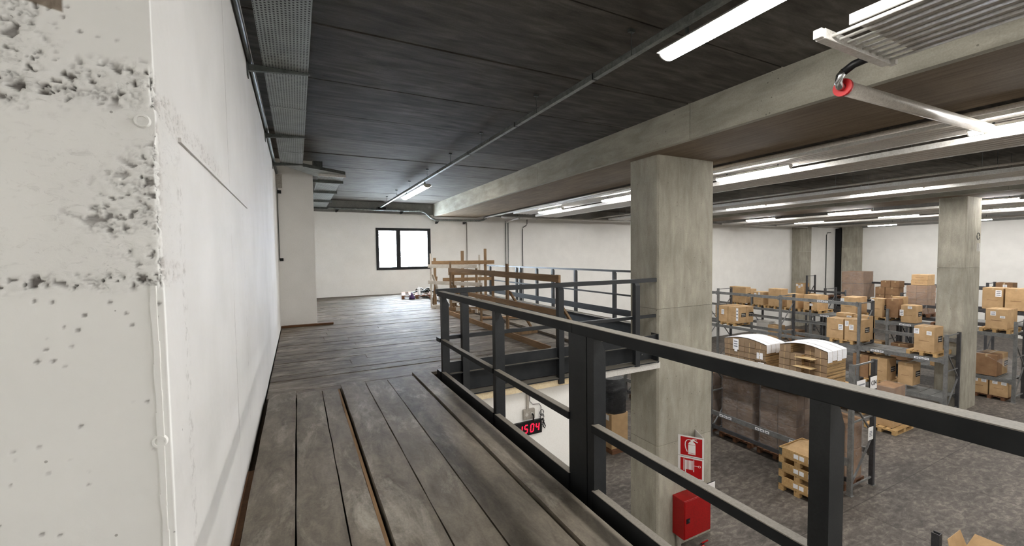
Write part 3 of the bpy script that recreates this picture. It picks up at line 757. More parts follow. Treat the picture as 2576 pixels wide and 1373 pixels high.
rC = rack('third grey rack row seen on both sides of the far column', 23.1, 24.2, [5.15, 8.88, 12.0, 15.1, 18.0], [-1.02, -.95, -.95, -.95, -.95],
     [(5.24, 8.88, -1.50, 'fr', [8.1]), (8.97, 12.0, -1.50, 'fr', [11.2]), (12.09, 15.1, -1.50, 'fr', None), (15.19, 18.0, -1.50, 'fr', None),
      (5.24, 8.88, -3.17, 'fr', None), (8.97, 12.0, -3.17, 'fr', None), (12.09, 15.1, -3.17, 'fr', None), (15.19, 18.0, -2.45, 'fr', None)])
rC2 = rack('dark grey rack row standing back to back behind the third row', 24.4, 25.5, [5.15, 8.88, 12.0], [-.3, -.3, -.3],
     [(5.24, 8.88, -1.33, 'fr', None), (8.97, 12.0, -1.33, 'fr', None), (5.24, 8.88, -.78, 'fr', None)], 'rackd')
rD = rack('farthest dark rack row in front of the right wall', 31.5, 32.6, [5.2, 8.05, 11.2, 14.3, 16.65], [-.1, -.1, -.9, -.9, -.05],
     [(5.29, 8.05, -.45, 'fr', None), (8.14, 11.2, -.36, 'fr', None), (11.29, 14.3, -.36, 'r', None), (14.39, 16.65, -1.04, 'f', None),
      (8.14, 11.2, -1.50, 'fr', None), (11.29, 14.3, -1.50, 'fr', None), (14.39, 17.6, -1.50, 'fr', None)], 'rackd')
# decks of boards where a shelf surface shows
def deck(o, x0, x1, ya, yb, z, mat='rack'):
    n = int((yb-ya)/.32)
    for i in range(n):
        a = ya+(yb-ya)*i/n
        B(x0+.03, a+.008, z-.006, x1-.03, a+(yb-ya)/n-.008, z+.006).build('shelf_panel', mat, o)
deck(rB, 19.1, 20.2, 5.84, 8.2, -2.022); deck(rC, 23.1, 24.2, 8.97, 12.0, -1.492); deck(rC, 23.1, 24.2, 5.24, 8.88, -1.492)
deck(rA, 11.13, 12.22, 4.97, 8.5, -1.792, 'palletd')
deck(rC, 23.1, 24.2, 5.24, 8.88, -3.162); deck(rC, 23.1, 24.2, 8.97, 12, -3.162); deck(rC2, 24.4, 25.5, 5.24, 8.88, -1.322)
deck(rB, 19.1, 20.2, 5.84, 11.1, -3.352)
# sign boards on the end frame of the nearest row
def plate(mb, a, b, zt, zb, th=.006):   # upright plate from plan point a to plan point b
    A = Vector((*a, 0)); Bp = Vector((*b, 0)); d = (Bp-A).normalized(); n = Vector((d.y, -d.x, 0))*th
    vs = []
    for q in (A, Bp):
        for k in (Vector((0, 0, 0)), n):
            vs += [(q+k+Vector((0, 0, zb)))[:], (q+k+Vector((0, 0, zt)))[:]]
    return mb.add(vs, [(0, 1, 3, 2), (4, 6, 7, 5), (0, 4, 5, 1), (2, 3, 7, 6), (1, 5, 7, 3), (0, 2, 6, 4)])
def textmesh(body, size, mat, loc, rot, parent, name='lettering', sx=1.0, align='CENTER', ext=.0015):
    cu = bpy.data.curves.new(name, 'FONT'); cu.body = body; cu.size = size; cu.align_x = align; cu.align_y = 'CENTER'; cu.extrude = ext; cu.resolution_u = 3
    tmp = bpy.data.objects.new('tmp', cu); COL.objects.link(tmp)
    dg = bpy.context.evaluated_depsgraph_get(); me = bpy.data.meshes.new_from_object(tmp.evaluated_get(dg))
    bpy.data.objects.remove(tmp)
    me.materials.clear(); me.materials.append(M[mat])
    o = bpy.data.objects.new(name, me); COL.objects.link(o)
    o.parent = parent; o.location = Vector(loc)-ORG[parent.name]; o.rotation_euler = rot; o.scale = (sx, 1, 1)
    ORG[o.name] = ORG[parent.name].copy(); return o
XZ = (math.pi/2, 0, 0)
sg = thing('location_sign', (12.0, 4.86, -1.4), 'white rack sign reading C04 on a black backing plate', 'sign')
B(11.82, 4.862, -1.66, 12.17, 4.872, -1.28).build('backing_plate', 'black', sg)
B(11.845, 4.850, -1.62, 12.145, 4.861, -1.32).build('face', 'signwhite', sg, bevel=.003)
textmesh('C04', .155, 'blackink', (11.995, 4.847, -1.47), XZ, sg, sx=.95)
sg = thing('notice_board', (11.3, 4.86, -1.4), 'white printed notice on the left post of the nearest rack end', 'sign')
B(11.24, 4.855, -1.68, 11.62, 4.862, -1.33).build('face', 'signwhite', sg)
for zc, a, b in ((-1.43, 11.28, 11.58), (-1.53, 11.30, 11.56), (-1.60, 11.39, 11.46)):
    B(a, 4.851, zc-.014, b, 4.8545, zc+.014).build('printed_line', 'ink', sg)
sg = thing('rack_plate', (12.0, 4.86, -2.75), 'small white load plate halfway up the nearest rack end frame', 'sign')
B(11.82, 4.86, -2.83, 12.05, 4.866, -2.52).build('face', 'signwhite', sg, bevel=.002)
for k in range(4): B(11.87, 4.856, -2.74+.035*k, 12.0, 4.8595, -2.725+.035*k).build('printed_line', 'ink', sg)
# ------------------------------------------------------------------ cartons
def carton(x0, y0, z0, dx, dy, dz, label, logo=1, labs=((.25, .72, .16, .2),), seam=True, mat='card', group=None, rot=0.0, text=True, rear=True):
    """front is the -X face, side is the -Y face; labs are (u,v,w,h) fractions / metres on the front"""
    o = thing('cardboard_box', (x0+dx/2, y0+dy/2, z0), label, 'box', group)
    ORG[o.name] = Vector((x0+dx/2, y0+dy/2, z0))
    mb = MB(); e = .006
    n = 2
    mb.box(x0, y0, z0, x0+dx, y0+dy, z0+dz-.004)
    mb.build('body', mat, o, bevel=.006)
    # two top flaps meeting at the taped seam
    ym = y0+dy/2
    MB().box(x0+.004, y0+.004, z0+dz-.004, x0+dx-.004, ym-.003, z0+dz).box(x0+.004, ym+.003, z0+dz-.004, x0+dx-.004, y0+dy-.004, z0+dz).build('top_flap', mat, o)
    MB().box(x0-.0015, ym-.028, z0+dz-.09, x0+dx, ym+.028, z0+dz+.0015).build('tape', 'tape', o)
    for (u, v, w_, h_) in labs:
        yc = y0+dy*(1-u); zc = z0+dz*v
        lb = MB().box(x0-.004, yc-w_/2, zc-h_/2, x0-.001, yc+w_/2, zc+h_/2).build('shipping_label', 'paper', o)
        for k in range(3):
            MB().box(x0-.006, yc-w_*.35, zc-h_*.3+k*h_*.26, x0-.0042, yc+w_*.35, zc-h_*.3+k*h_*.26+h_*.1).build('label_print', 'ink', lb)
    if text:
        MB().box(x0-.002, y0+dy*.25, z0+dz*.42, x0-.0005, y0+dy*.75, z0+dz*.42+.018).build('printed_line', 'cardd', o)
    if logo:
        w_, h_ = min(.34, dx*.62), min(.20, dz*.28)
        xc = x0+dx*.66; zc = z0+dz*.50
        xc = min(xc, x0+dx-w_/2-.01)
        lg = MB().box(xc-w_/2, y0-.004, zc-h_/2, xc+w_/2, y0-.001, zc+h_/2).build('black_logo_block', 'blackink', o)
        # two rows of illegible pale lettering, an initial taller than the rest
        rr = random.Random(9)
        for row, (zz_, x_off) in enumerate(((zc+h_*.14, .05), (zc-h_*.24, .12))):
            t_ = MB(); xx = xc-w_/2+w_*x_off; first = True
            while xx < xc+w_/2-w_*.1:
                cw = w_*rr.uniform(.045, .075); ch = h_*(.30 if first and row == 0 else rr.choice((.15, .15, .2)))
                t_.box(xx, y0-.0065, zz_-h_*.06, xx+cw, y0-.0042, zz_-h_*.06+ch); xx += cw+w_*.022; first = False
            t_.build('pale_lettering', 'greyink', lg)
    if rot: o.rotation_euler = (0, 0, rot)
    return o
P2 = math.pi/2
def wp(x, y, z, label, **k): return pallet((x, y, z), label, **k)
def cart_stack(*a): pass
# --- shelf of the second row (z -2.03, pallets .144)
S = -2.015
wp(19.72, 13.77, S, 'wooden pallet under the four-box block at the left of the second rack row')
k = 0
for (xx, yy_, fl, lb) in ((19.15, 13.20, 1, 'front right box of the four-box block on the second rack row'), (19.15, 13.78, 0, 'front left box of the four-box block, with a blank label'),
                  (19.73, 13.20, 1, 'rear right box of the four-box block, black logo on its side'), (19.73, 13.78, 0, 'rear left box of the four-box block, mostly hidden')):
    carton(xx, yy_, S+.146, .565, .56, .80, lb, logo=fl, labs=((.5, .62, .15, .26),) if k == 1 else (((.86, .55, .11, .62),) if k == 0 else ())); k += 1
wp(19.72, 8.83, S, 'wooden pallet under the boxes beside the tall dark upright of the second rack row')
carton(19.15, 8.18, S+.146, .70, .55, .84, 'large box with two white labels and black logo by the tall dark upright', labs=((.14, .78, .12, .2), (.42, .62, .14, .2)))
carton(19.15, 8.78, S+.146, .70, .58, .80, 'large box left of the twin-labelled box, one white label', logo=0, labs=((.86, .6, .16, .22),))
carton(19.86, 8.20, S+.146, .40, .55, .93, 'tall box directly behind the twin-labelled box', logo=0, labs=())
carton(19.88, 8.80, S+.146, .40, .56, .95, 'box with a small label behind the left large box', logo=0, labs=((.8, .85, .16, .12),))
wp(19.72, 6.42, S, 'clean wooden pallet under the single tall box in front of the far column')
carton(19.15, 6.10, S+.146, .70, .53, .86, 'single tall box with two white labels on a clean pallet before the far column', labs=((.12, .80, .14, .18), (.74, .76, .13, .13)))
# lower level of the second row
S2 = -3.345
wp(19.72, 7.65, S2, 'pallet under the boxes on the lower shelf of the second rack row')
carton(19.15, 7.36, S2+.146, .70, .54, .84, 'box with black logo on the lower shelf of the second rack row', labs=())
carton(19.15, 7.93, S2+.146, .60, .50, .86, 'dark box at the left on the lower shelf of the second rack row', logo=0, mat='cardd', labs=())
carton(19.35, 6.70, S2+.146, .60, .42, .78, 'smaller box with logo at the right on the lower shelf of the second row', labs=())
# --- third row, shelf z -1.5
S = -1.486
wp(23.72, 16.05, S, 'pallet at the far left end of the third rack row', rot=0, simple=True)
bx = carton(23.1, 15.50, S+.146, .46, 1.02, .93, 'tall open-sided box with black logo at the far left of the third row', logo=1, labs=())
carton(23.62, 15.52, S+.146, .5, .5, .80, 'box half hidden behind the tall open-sided box', logo=0, labs=())
wp(23.72, 14.75, S, 'pallet under the box with two label scraps on the third row', simple=True)
carton(23.1, 14.47, S+.146, .62, .57, .72, 'box with black logo strip and two label scraps on the third row', labs=((.2, .82, .12, .1), (.6, .85, .1, .16)), logo=0)
B_ = bpy.data.objects
wp(23.72, 13.85, S, 'pallet under the tall plain box on the third row', simple=True)
carton(23.1, 13.50, S+.146, .62, .68, .95, 'tall plain brown box in front of the pilaster on the third row', logo=0, labs=())
wp(23.72, 12.95, S, 'pallet at the pilaster end of the third rack row', simple=True)
carton(23.1, 12.67, S+.146, .58, .52, .74, 'light-topped box left of the pallet pair on the third row', logo=0, labs=())
wp(23.72, 12.0, S, 'weathered pallet sticking out under the wide box on the third row')
carton(23.1, 11.72, S+.146, .70, .64, .76, 'wide box with one small label on the weathered pallet of the third row', logo=0, labs=((.55, .35, .14, .12),))
carton(23.85, 11.75, S+.146, .3, .6, .70, 'small box behind the wide box on the weathered pallet', logo=0, labs=())
wp(23.72, 10.5, S, 'pallet under the long low box on the third row', simple=True)
carton(23.1, 10.10, S+.146, 1.05, .60, .78, 'long box below the wrapped tower, white label on its left', logo=0, labs=((.1, .8, .14, .2),))
wp(23.72, 9.3, S, 'pallet right of the tall dark upright on the third row')
carton(23.1, 9.10, S+.146, .50, .40, .82, 'narrow box with black logo right of the tall dark upright', labs=((.12, .8, .1, .22),))
carton(23.3, 8.62, S+.146, .42, .42, .84, 'first box behind the narrow logo box, facing right', logo=0, mat='cardd', labs=())
carton(23.75, 8.60, S+.146, .42, .40, .90, 'second box behind the narrow logo box, lighter top', logo=0, labs=())
carton(23.1, 7.96, S+.02, .62, .49, .74, 'box with crumpled top and logo standing on bare shelf panels', labs=((.05, .55, .13, .26), (.6, .88, .14, .1)))
wp(23.72, 7.1, S, 'old flat pallet right of the crumpled-top box on the shelf', simple=True, mat='palletd')
wp(23.72, 5.72, S, 'wooden pallet under the wrapped box right of the far column')
carton(23.1, 5.40, S+.146, .72, .55, .73, 'shiny wrapped box with two labels right of the far column', logo=0, labs=((.35, .78, .14, .16), (.78, .62, .13, .08)))
carton(23.86, 5.40, S+.146, .30, .55, .72, 'narrow box with a label behind the shiny wrapped box', logo=0, labs=())
# level under it
S3 = -3.155
for nm, xx, yy_, mt, lb, lg_ in (('a', 23.1, 5.62, 'cardd', 'dark box under loose film on the lower shelf right of the far column', 0), ('b', 23.7, 5.62, 'card', 'pale box at the back of the lower shelf right of the far column', 1)):
    carton(xx, yy_, S3+.02, .55, .55, .80, lb, logo=lg_, mat=mt, labs=())
sf = MB(); rr = random.Random(4); vs = []; nx, ny = 9, 9
for i in range(nx):
    for j in range(ny):
        u, v = i/(nx-1), j/(ny-1)
        vs.append((23.05+u*1.1, 6.2-v*.95, S3+.86-.62*v**2+rr.uniform(-.03, .03)))
sf.add(vs, [(i*ny+j, (i+1)*ny+j, (i+1)*ny+j+1, i*ny+j+1) for i in range(nx-1) for j in range(ny-1)])
tag(sf.build('film_sheet', 'film', smooth=True), 'loose crumpled stretch film hanging over the dark box right of the far column', 'film')
for yy_, lb in ((5.83, 'left floor-level box with two label strips right of the far column'), (5.32, 'right floor-level box with two white labels right of the far column')):
    carton(23.1, yy_, G+.146, .56, .47, .68, lb, logo=0, labs=((.3, .78, .13, .17), (.78, .74, .13, .12)))
wp(23.72, 5.8, G, 'dark pallet on the floor under the two boxes right of the far column', mat='palletd')
# lower goods of the third row, left
for i, (yy_, dz, mt) in enumerate(((16.9, .80, 'card'), (13.62, .72, 'card'), (12.6, .62, 'cardd'), (9.1, .66, 'card'), (8.2, .7, 'cardd'), (6.9, .62, 'card'))):
    zb = -2.42 if yy_ > 15 else S3
    carton(23.12, yy_, zb+.03, .60, .58, dz, ('box at the extreme left on a lower shelf of the third row', 'box with printed line below the tall plain box', 'dark box on the lower shelf under the light-topped box',
           'box on the lower shelf under the narrow logo box', 'dark box on the lower shelf behind the second row frame', 'box on the lower shelf behind the clean pallet')[i], logo=0, mat=mt, labs=())
tag(MB().box(23.4, 14.3, -3.16+.0, 24.0, 15.02, -2.35).box(23.42, 14.32, -2.34, 23.98, 15.0, -2.30).build('white_crate', 'white'), 'white plastic crate on the lower shelf below the tall plain box', 'crate')
# --- back-to-back row: tall wrapped load
def wrapped(x0, y0, z0, nx, ny, nz, sx_, sy_, sz_, label, base=True, filmon=True, mats=('cardd', 'cardd'), group=None, sag=0, pm='palletx'):
    o = thing('wrapped_load', (x0+nx*sx_/2, y0+ny*sy_/2, z0), label, 'pallet load', group)
    rr = random.Random(int(x0*100+y0*10))
    for i in range(nx):
        for j in range(ny):
            for k in range(nz):
                d = rr.uniform(-.008, .008)
                MB().box(x0+i*sx_+.006, y0+j*sy_+.006+d, z0+k*sz_+.003, x0+(i+1)*sx_-.006, y0+(j+1)*sy_-.006+d, z0+(k+1)*sz_-.004).build('carton', mats[(i+j+k) % 3 == 0], o, bevel=.008)
    if filmon:
        X0, X1, Y0_, Y1_ = x0-.015, x0+nx*sx_+.015, y0-.015, y0+ny*sy_+.015
        Z0, Z1 = z0-.02, z0+nz*sz_+.015
        per = []
        n = 7
        for i in range(n): per.append((X0+(X1-X0)*i/n, Y0_))
        for i in range(n): per.append((X1, Y0_+(Y1_-Y0_)*i/n))
        for i in range(n): per.append((X1-(X1-X0)*i/n, Y1_))
        for i in range(n): per.append((X0, Y1_-(Y1_-Y0_)*i/n))
        L = len(per); m = 9; vs = []
        for k in range(m):
            for p in per: vs.append((p[0]+rr.uniform(-.008, .008), p[1]+rr.uniform(-.008, .008), Z0+(Z1-Z0)*k/(m-1)))
        fs = [(k*L+i, k*L+(i+1) % L, (k+1)*L+(i+1) % L, (k+1)*L+i) for k in range(m-1) for i in range(L)]
        MB().add(vs, fs).build('stretch_film', 'film', o, smooth=True)
    return o
wp(24.95, 8.35, -1.316, 'pallet under the tall wrapped load left of the far column', simple=True, mat='palletd')
wrapped(24.4, 8.05, -1.17, 2, 2, 4, .45, .36, .305, 'tall film-wrapped load left of the far column')
for i, (dz_, dx_) in enumerate(((0, 0), (.235, .04))):
    carton(24.42+dx_, 8.06, .068+dz_, .74-dx_, .55, .23, ('lower of two flat boxes on top of the tall wrapped load', 'upper of two flat boxes on top of the tall wrapped load')[i], logo=0, labs=())
# boxes on the top shelf of the back-to-back row at the right
S = -.765
for xx, yy_, lb in ((24.42, 5.86, 'upper box with a label high up right of the far column'), (24.42, 5.25, 'upper glossy-topped box at the right edge of the photo')):
    carton(xx, yy_-.02, S+.02, .72, .56, .84, lb, logo=0, labs=((.78, .75, .16, .26),) if yy_ > 5.5 else ())
# --- farthest row
S = -1.486
wp(32.2, 13.95, S, 'pallet under the pale wrapped tower', simple=True)
wrapped(31.5, 13.36, S+.146, 2, 2, 1, .66, .61, .88, 'lower half of the pale wrapped tower before the dark pilaster')
wrapped(31.5, 13.40, S+.146+.90, 1, 1, 1, 1.22, 1.2, .74, 'upper single-box half of the pale wrapped tower', )
wp(31.9, 17.0, S, 'pallet below the small rack-top box', simple=True)
carton(31.5, 16.83, S+.146, .6, .56, .73, 'box with three label scraps under the open rack frame end', labs=((.15, .8, .12, .14), (.42, .65, .13, .18), (.7, .8, .12, .16)))
wp(31.9, 15.2, S, 'empty flat pallet near the wrapped tower', simple=True, mat='palletd')
k = 0
for (yy_, zz_, dy_, dz_, lb) in ((11.65, S+.02, .64, .42, 'bottom right box of the dark brown stack'), (12.32, S+.02, .46, .42, 'bottom left box of the dark brown stack'),
                             (11.65, S+.45, .64, .44, 'middle right box of the dark brown stack'), (12.32, S+.45, .46, .44, 'middle left box of the dark brown stack'),
                             (11.62, S+.90, .42, .38, 'top right box of the dark brown stack'), (12.06, S+.90, .46, .38, 'top left box of the dark brown stack')):
    carton(31.5, yy_, zz_, .62, dy_, dz_, lb, logo=0, mat='cardd', labs=())
carton(31.6, 7.25, -.36+.02-.08, .66, .58, .34, 'flat reddish box on the farthest rack at the right', logo=0, mat='cardd', labs=((.55, .5, .14, .16),))
# ------------------------------------------------------------------ nearest row: flattened-carton stacks, wrapped loads
def flatstack(x0, y0, z0, dx, dy, cols, tiers, th, label, open_boards=False, seed=1, notes=True):
    o = thing('flat_carton_stack', (x0+dx/2, y0+dy/2, z0), label, 'cardboard stack')
    rr = random.Random(seed); w_ = dy/cols
    def crown(y): return .10*math.sin(math.pi*min(max((y-y0)/dy, 0), 1))
    for c in range(cols):
        for k in range(tiers):
            ya = y0+c*w_; jit = rr.uniform(-.022, .022)
            za = z0+k*th; zb = za+th-.011
            top = k == tiers-1
            if open_boards and c == cols-2 and k >= tiers-1: continue
            if open_boards and c == cols-3 and k >= 1 and k < tiers: xo = .10
            else: xo = 0
            mb = MB()
            xx0 = x0+jit+xo
            zt0 = zb+(crown(ya) if top else 0); zt1 = zb+(crown(ya+w_) if top else 0)
            a, b = ya+.004, ya+w_-.004
            vs = [(xx0, a, za), (x0+dx, a, za), (x0+dx, b, za), (xx0, b, za), (xx0, a, zt0), (x0+dx, a, zt0), (x0+dx, b, zt1), (xx0, b, zt1)]
            mb.m(0).add(vs, [(0, 3, 2, 1), (4, 5, 6, 7), (3, 0, 4, 7)])
            mb.m(1).add(vs, [(0, 1, 5, 4), (1, 2, 6, 5), (2, 3, 7, 6)])
            bb = mb.build('bundle', ('cardf', 'cardedge'), o, bevel=0)
            sy = ya+w_*.52
            MB().box(xx0-.004, sy-.009, za+.01, xx0-.001, sy+.009, zb-.004).build('strap', 'tape', bb)
    if open_boards:
        yc = y0+w_*(cols-3)
        for k, (zo, ln) in enumerate(((.62, .26), (.40, .34), (.20, .24))):
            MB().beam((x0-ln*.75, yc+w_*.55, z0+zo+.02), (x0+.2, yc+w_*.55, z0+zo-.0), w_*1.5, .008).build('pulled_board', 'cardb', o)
    # white sheets: strips running over the crown and hanging down the -Y end
    n = 4; sw = dx/n
    zt = z0+tiers*th
    for s in range(n):
        vs = []; m = 14
        xs = (x0-.01+s*sw+.008, x0-.01+(s+1)*sw-.004)
        pts = [(y0+dy*(1-q/m)*1.0, zt+crown(y0+dy*(1-q/m))+.006+.004*(s % 2)) for q in range(m+1)]
        hang = .26+rr.uniform(-.03, .02)
        pts += [(y0-.016, zt-.004), (y0-.022, zt-hang*.5), (y0-.018, zt-hang)]
        if open_boards: pts = pts
        for (yy2, zz2) in pts:
            for xv in xs: vs.append((xv, yy2, zz2))
        for (yy2, zz2) in reversed(pts):
            for xv in reversed(xs): vs.append((xv, yy2+.0, zz2+.005))
        L = len(pts); fs = [(2*i, 2*i+1, 2*i+3, 2*i+2) for i in range(L-1)]
        fs += [(2*L+2*i, 2*L+2*i+1, 2*L+2*i+3, 2*L+2*i+2) for i in range(L-1)]
        MB().add(vs, fs).build('white_sheet', 'paper', o)
    if notes:
        for (yc, zc, w2, h2) in ((y0+dy*.70, zt-.12, .17, .30), (y0+dy*.13, zt-.32, .17, .17), (y0+dy*.10, zt-.58, .16, .17)):
            nb = MB().box(x0-.022, yc-w2/2, zc-h2/2, x0-.018, yc+w2/2, zc+h2/2).build('paper_notice', 'paper', o)
            if h2 > .2:
                for q in range(3): MB().box(x0-.026, yc-w2*.32, zc-h2*.25+q*.07, x0-.0225, yc+w2*.32, zc-h2*.25+q*.07+.03).build('printed_line', 'ink', nb)
                MB().box(x0-.024, yc-.05, zc-h2/2-.06, x0-.020, yc+.04, zc-h2/2+.01).build('note_tab', 'paper', nb)
    return o
SA = -1.783
wp(11.70, 7.55, SA, 'pallet under the left stack of flattened cartons', sx=1.0, sy=1.2)
flatstack(11.22, 6.93, SA+.146, .83, 1.24, 4, 5, .150, 'left stack of flattened cartons with white sheets and paper notices', seed=2)
wp(11.70, 6.0, SA, 'pallet under the right stack of flattened cartons', sx=1.0, sy=1.2)
flatstack(11.22, 5.46, SA+.146, .86, 1.12, 4, 5, .172, 'right stack of flattened cartons with boards pulled out of its side', open_boards=True, seed=5, notes=False)
fb = thing('flat_carton_pile', (11.0, 5.6, SA), 'low pile of loose flattened cartons sliding off in front of the right stack', 'cardboard pile')
rr = random.Random(8)
for k in range(5):
    MB().beam((10.98-.02*k, 5.05+.04*k, SA+.06+.03*k), (11.2, 6.2-.05*k, SA+.06+.03*k), .44, .026).build('flat_carton', 'card' if k == 4 else 'cardf', fb)
wp(11.70, 5.1, -1.783, 'bare weathered pallet boards at the near end of the upper shelf', simple=True, sx=.9, sy=.28, mat='palletd') if False else None
def loadA(y0, label, nz, top=0, seed=0):
    wp(11.85, y0+.49, G, 'floor pallet under the '+label, mat='palletd', sx=.9, sy=1.0)
    return wrapped(11.5, y0, G+.15, 2, 2, nz, .36, .485, .43, label, pm='palletd', mats=('cardshade', 'cardshade'))
loadA(7.47, 'left wrapped load behind the lowest rack beams', 4)
loadA(6.28, 'middle wrapped load behind the lowest rack beams', 4)
loadA(8.75, 'far left wrapped load behind the foreground column', 4); loadA(10.1, 'farthest wrapped load seen left of the foreground column', 4)
loadA(11.4, 'wrapped load beyond the black-wrapped pallet', 4)
# narrow load standing inside the near end bay
wp(11.72, 5.42, G, 'pallet on the floor inside the end bay of the nearest rack', mat='palletd', sx=.9, sy=.7)
wrapped(11.36, 5.10, G+.15, 2, 1, 2, .38, .62, .72, 'two-tier wrapped load standing inside the end bay of the nearest rack', mats=('cardd', 'cardd'))
# wrapped load on the floor beyond the rack end
wp(16.6, 6.3, G, 'pallet under the cloudy wrapped load in the aisle')
carton(16.2, 6.05, G+.146, .80, .52, .62, 'lower box of the cloudy wrapped load in the aisle', logo=0, labs=())
wrapped(16.2, 6.05, G+.146+.63, 1, 1, 1, .80, .50, .62, 'cloudy film bundle on top of the box in the aisle')
wp(17.7, 7.6, G, 'empty pallet lying on the floor in the aisle behind the cloudy load'); wp(18.2, 9.0, G, 'second empty pallet lying deeper in the aisle', mat='palletd')
# --- stack of pallets with timber collars
for k in range(3):
    z0 = G+k*.345
    lb = ('lowest', 'middle', 'topmost')[k]
    o = thing('collar_pallet', (10.55, 5.46, z0), lb+' of three pallets with hinged timber collars stacked beside the nearest rack', 'pallet')
    x0, x1, ya, yb = 10.05, 11.0, 5.05, 5.87
    for yc in (ya+.06, (ya+yb)/2, yb-.06):
        for xc in (x0+.06, (x0+x1)/2, x1-.06): B(xc-.06, yc-.06, z0, xc+.06, yc+.06, z0+.115).build('block', 'palletx', o)
    for i in range(5): B(x0+(x1-x0)*i/5+.008, ya, z0+.116, x0+(x1-x0)*(i+1)/5-.008, yb, z0+.14).build('deck_board', 'palletx', o)
    c0, c1 = z0+.142, z0+.342
    cl = B(x0, ya+.02, c0, x0+.022, yb-.02, c1).build('collar_board', 'palletx', o)
    for q, w2 in ((.47, .10), (.62, .10), (.84, .08)):
        lb_ = MB().box(x0-.004, yb-(yb-ya)*q-w2/2, c0+.05, x0-.001, yb-(yb-ya)*q+w2/2, c0+.15).build('pallet_label', 'paper', cl)
    B(x1-.022, ya+.02, c0, x1, yb-.02, c1).build('collar_board', 'palletx', o)
    B(x0, ya, c0, x1, ya+.02, c1).build('collar_board', 'palletx', o); B(x0, yb-.02, c0, x1, yb, c1).build('collar_board', 'palletx', o)
    for yy_ in (ya-.003, yb-.075): MB().box(x0-.004, yy_, c0+.02, x0-.001, yy_+.075, c1-.02).build('hinge', 'galvd', o)
sb = MB(); vs = []; nx, ny = 8, 8; rr = random.Random(6)
for i in range(nx):
    for j in range(ny):
        u, v = i/(nx-1), j/(ny-1)
        vs.append((10.09+.86*u, 5.09+.74*v, G+.345*3-.03+.16*math.sin(math.pi*u)**.6*math.sin(math.pi*v)**.6+rr.uniform(-.012, .012)))
sb.add(vs, [(i*ny+j, (i+1)*ny+j, (i+1)*ny+j+1, i*ny+j+1) for i in range(nx-1) for j in range(ny-1)])
tag(sb.build('kraft_paper', 'card', smooth=False), 'crumpled brown kraft paper bulging from the topmost collar pallet', 'paper')
# --- black-wrapped pallet seen between the post and the foreground column
o = thing('black_wrapped_load', (7.95, 9.6, G), 'tall load with black stretch film over brown cartons left of the foreground column', 'pallet load')
for j in range(2):
    MB().box(7.72+.02*j, 9.1+.5*j, G+.12, 8.32, 9.58+.5*j, G+1.12).build('carton', 'card', o, bevel=.01)
lb_ = MB().box(7.712, 9.2, G+.92, 7.717, 9.33, G+1.07).build('shipping_label', 'paper', o)
vs = []; m = 16; n = 20; rr = random.Random(2)
for k in range(m):
    z = G+1.10+.98*k/(m-1)
    for i in range(n):
        a = 2*math.pi*i/n; sc = 1-.10*max(0, k-11)/4
        ca, sa = math.cos(a), math.sin(a); q = 1/max(abs(ca), abs(sa))**.8
        vs.append((8.02+.33*q*ca*sc+rr.uniform(-.012, .012), 9.6+.52*q*sa*sc+rr.uniform(-.012, .012), z+.01*rr.random()))
fs = [(k*n+i, k*n+(i+1) % n, (k+1)*n+(i+1) % n, (k+1)*n+i) for k in range(m-1) for i in range(n)]+[tuple((m-1)*n+i for i in range(n))]
MB().add(vs, fs).build('black_film', 'filmblack', o)
B(7.7, 9.05, G, 8.35, 10.1, G+.11).build('base_board', 'palletd', o)
# --- open carton and black guard post at the bottom right corner
o = thing('open_carton', (9.55, 2.45, G), 'open carton with raised flaps in the bottom right corner of the photo', 'box')
bx0, bx1, by0, by1, bz = 9.10, 9.70, 2.05, 2.62, -3.25
mb = MB().box(bx0, by0, G, bx0+.01, by1, bz).box(bx1-.01, by0, G, bx1, by1, bz).box(bx0, by0, G, bx1, by0+.01, bz).box(bx0, by1-.01, G, bx1, by1, bz).box(bx0, by0, G, bx1, by1, G+.01)
mb.build('body', 'card', o)
for a, b, c_, d_ in (((bx0, by0, bz), (bx0, by1, bz), (bx0-.06, by1-.06, bz+.25), (bx0-.06, by0+.06, bz+.25)), ((bx0, by1, bz), (bx1, by1, bz), (bx1-.05, by1+.07, bz+.25), (bx0+.05, by1+.07, bz+.25)),
                     ((bx1, by1, bz), (bx1, by0, bz), (bx1+.16, by0+.05, bz+.18), (bx1+.16, by1-.05, bz+.18))):
    q = [Vector(v) for v in (a, b, c_, d_)]; nrm = (q[1]-q[0]).cross(q[3]-q[0]).normalized()*.006
    vs = [tuple(v) for v in q]+[tuple(v+nrm) for v in q]
    MB().add(vs, [(0, 1, 2, 3), (7, 6, 5, 4), (0, 4, 5, 1), (1, 5, 6, 2), (2, 6, 7, 3), (3, 7, 4, 0)]).build('flap', 'card', o)
mb = MB(); mb.box(9.02, 2.74, G, 9.12, 2.75, -2.93).box(9.02, 2.75, G, 9.035, 2.84, -2.93).box(9.105, 2.75, G, 9.12, 2.84, -2.93)
for q in range(14): mb.box(9.06, 2.737, G+.1+q*.07, 9.08, 2.741, G+.13+q*.07)
tag(mb.build('steel_post', 'rackd'), 'dark slotted steel post beside the open carton at the bottom right', 'post')
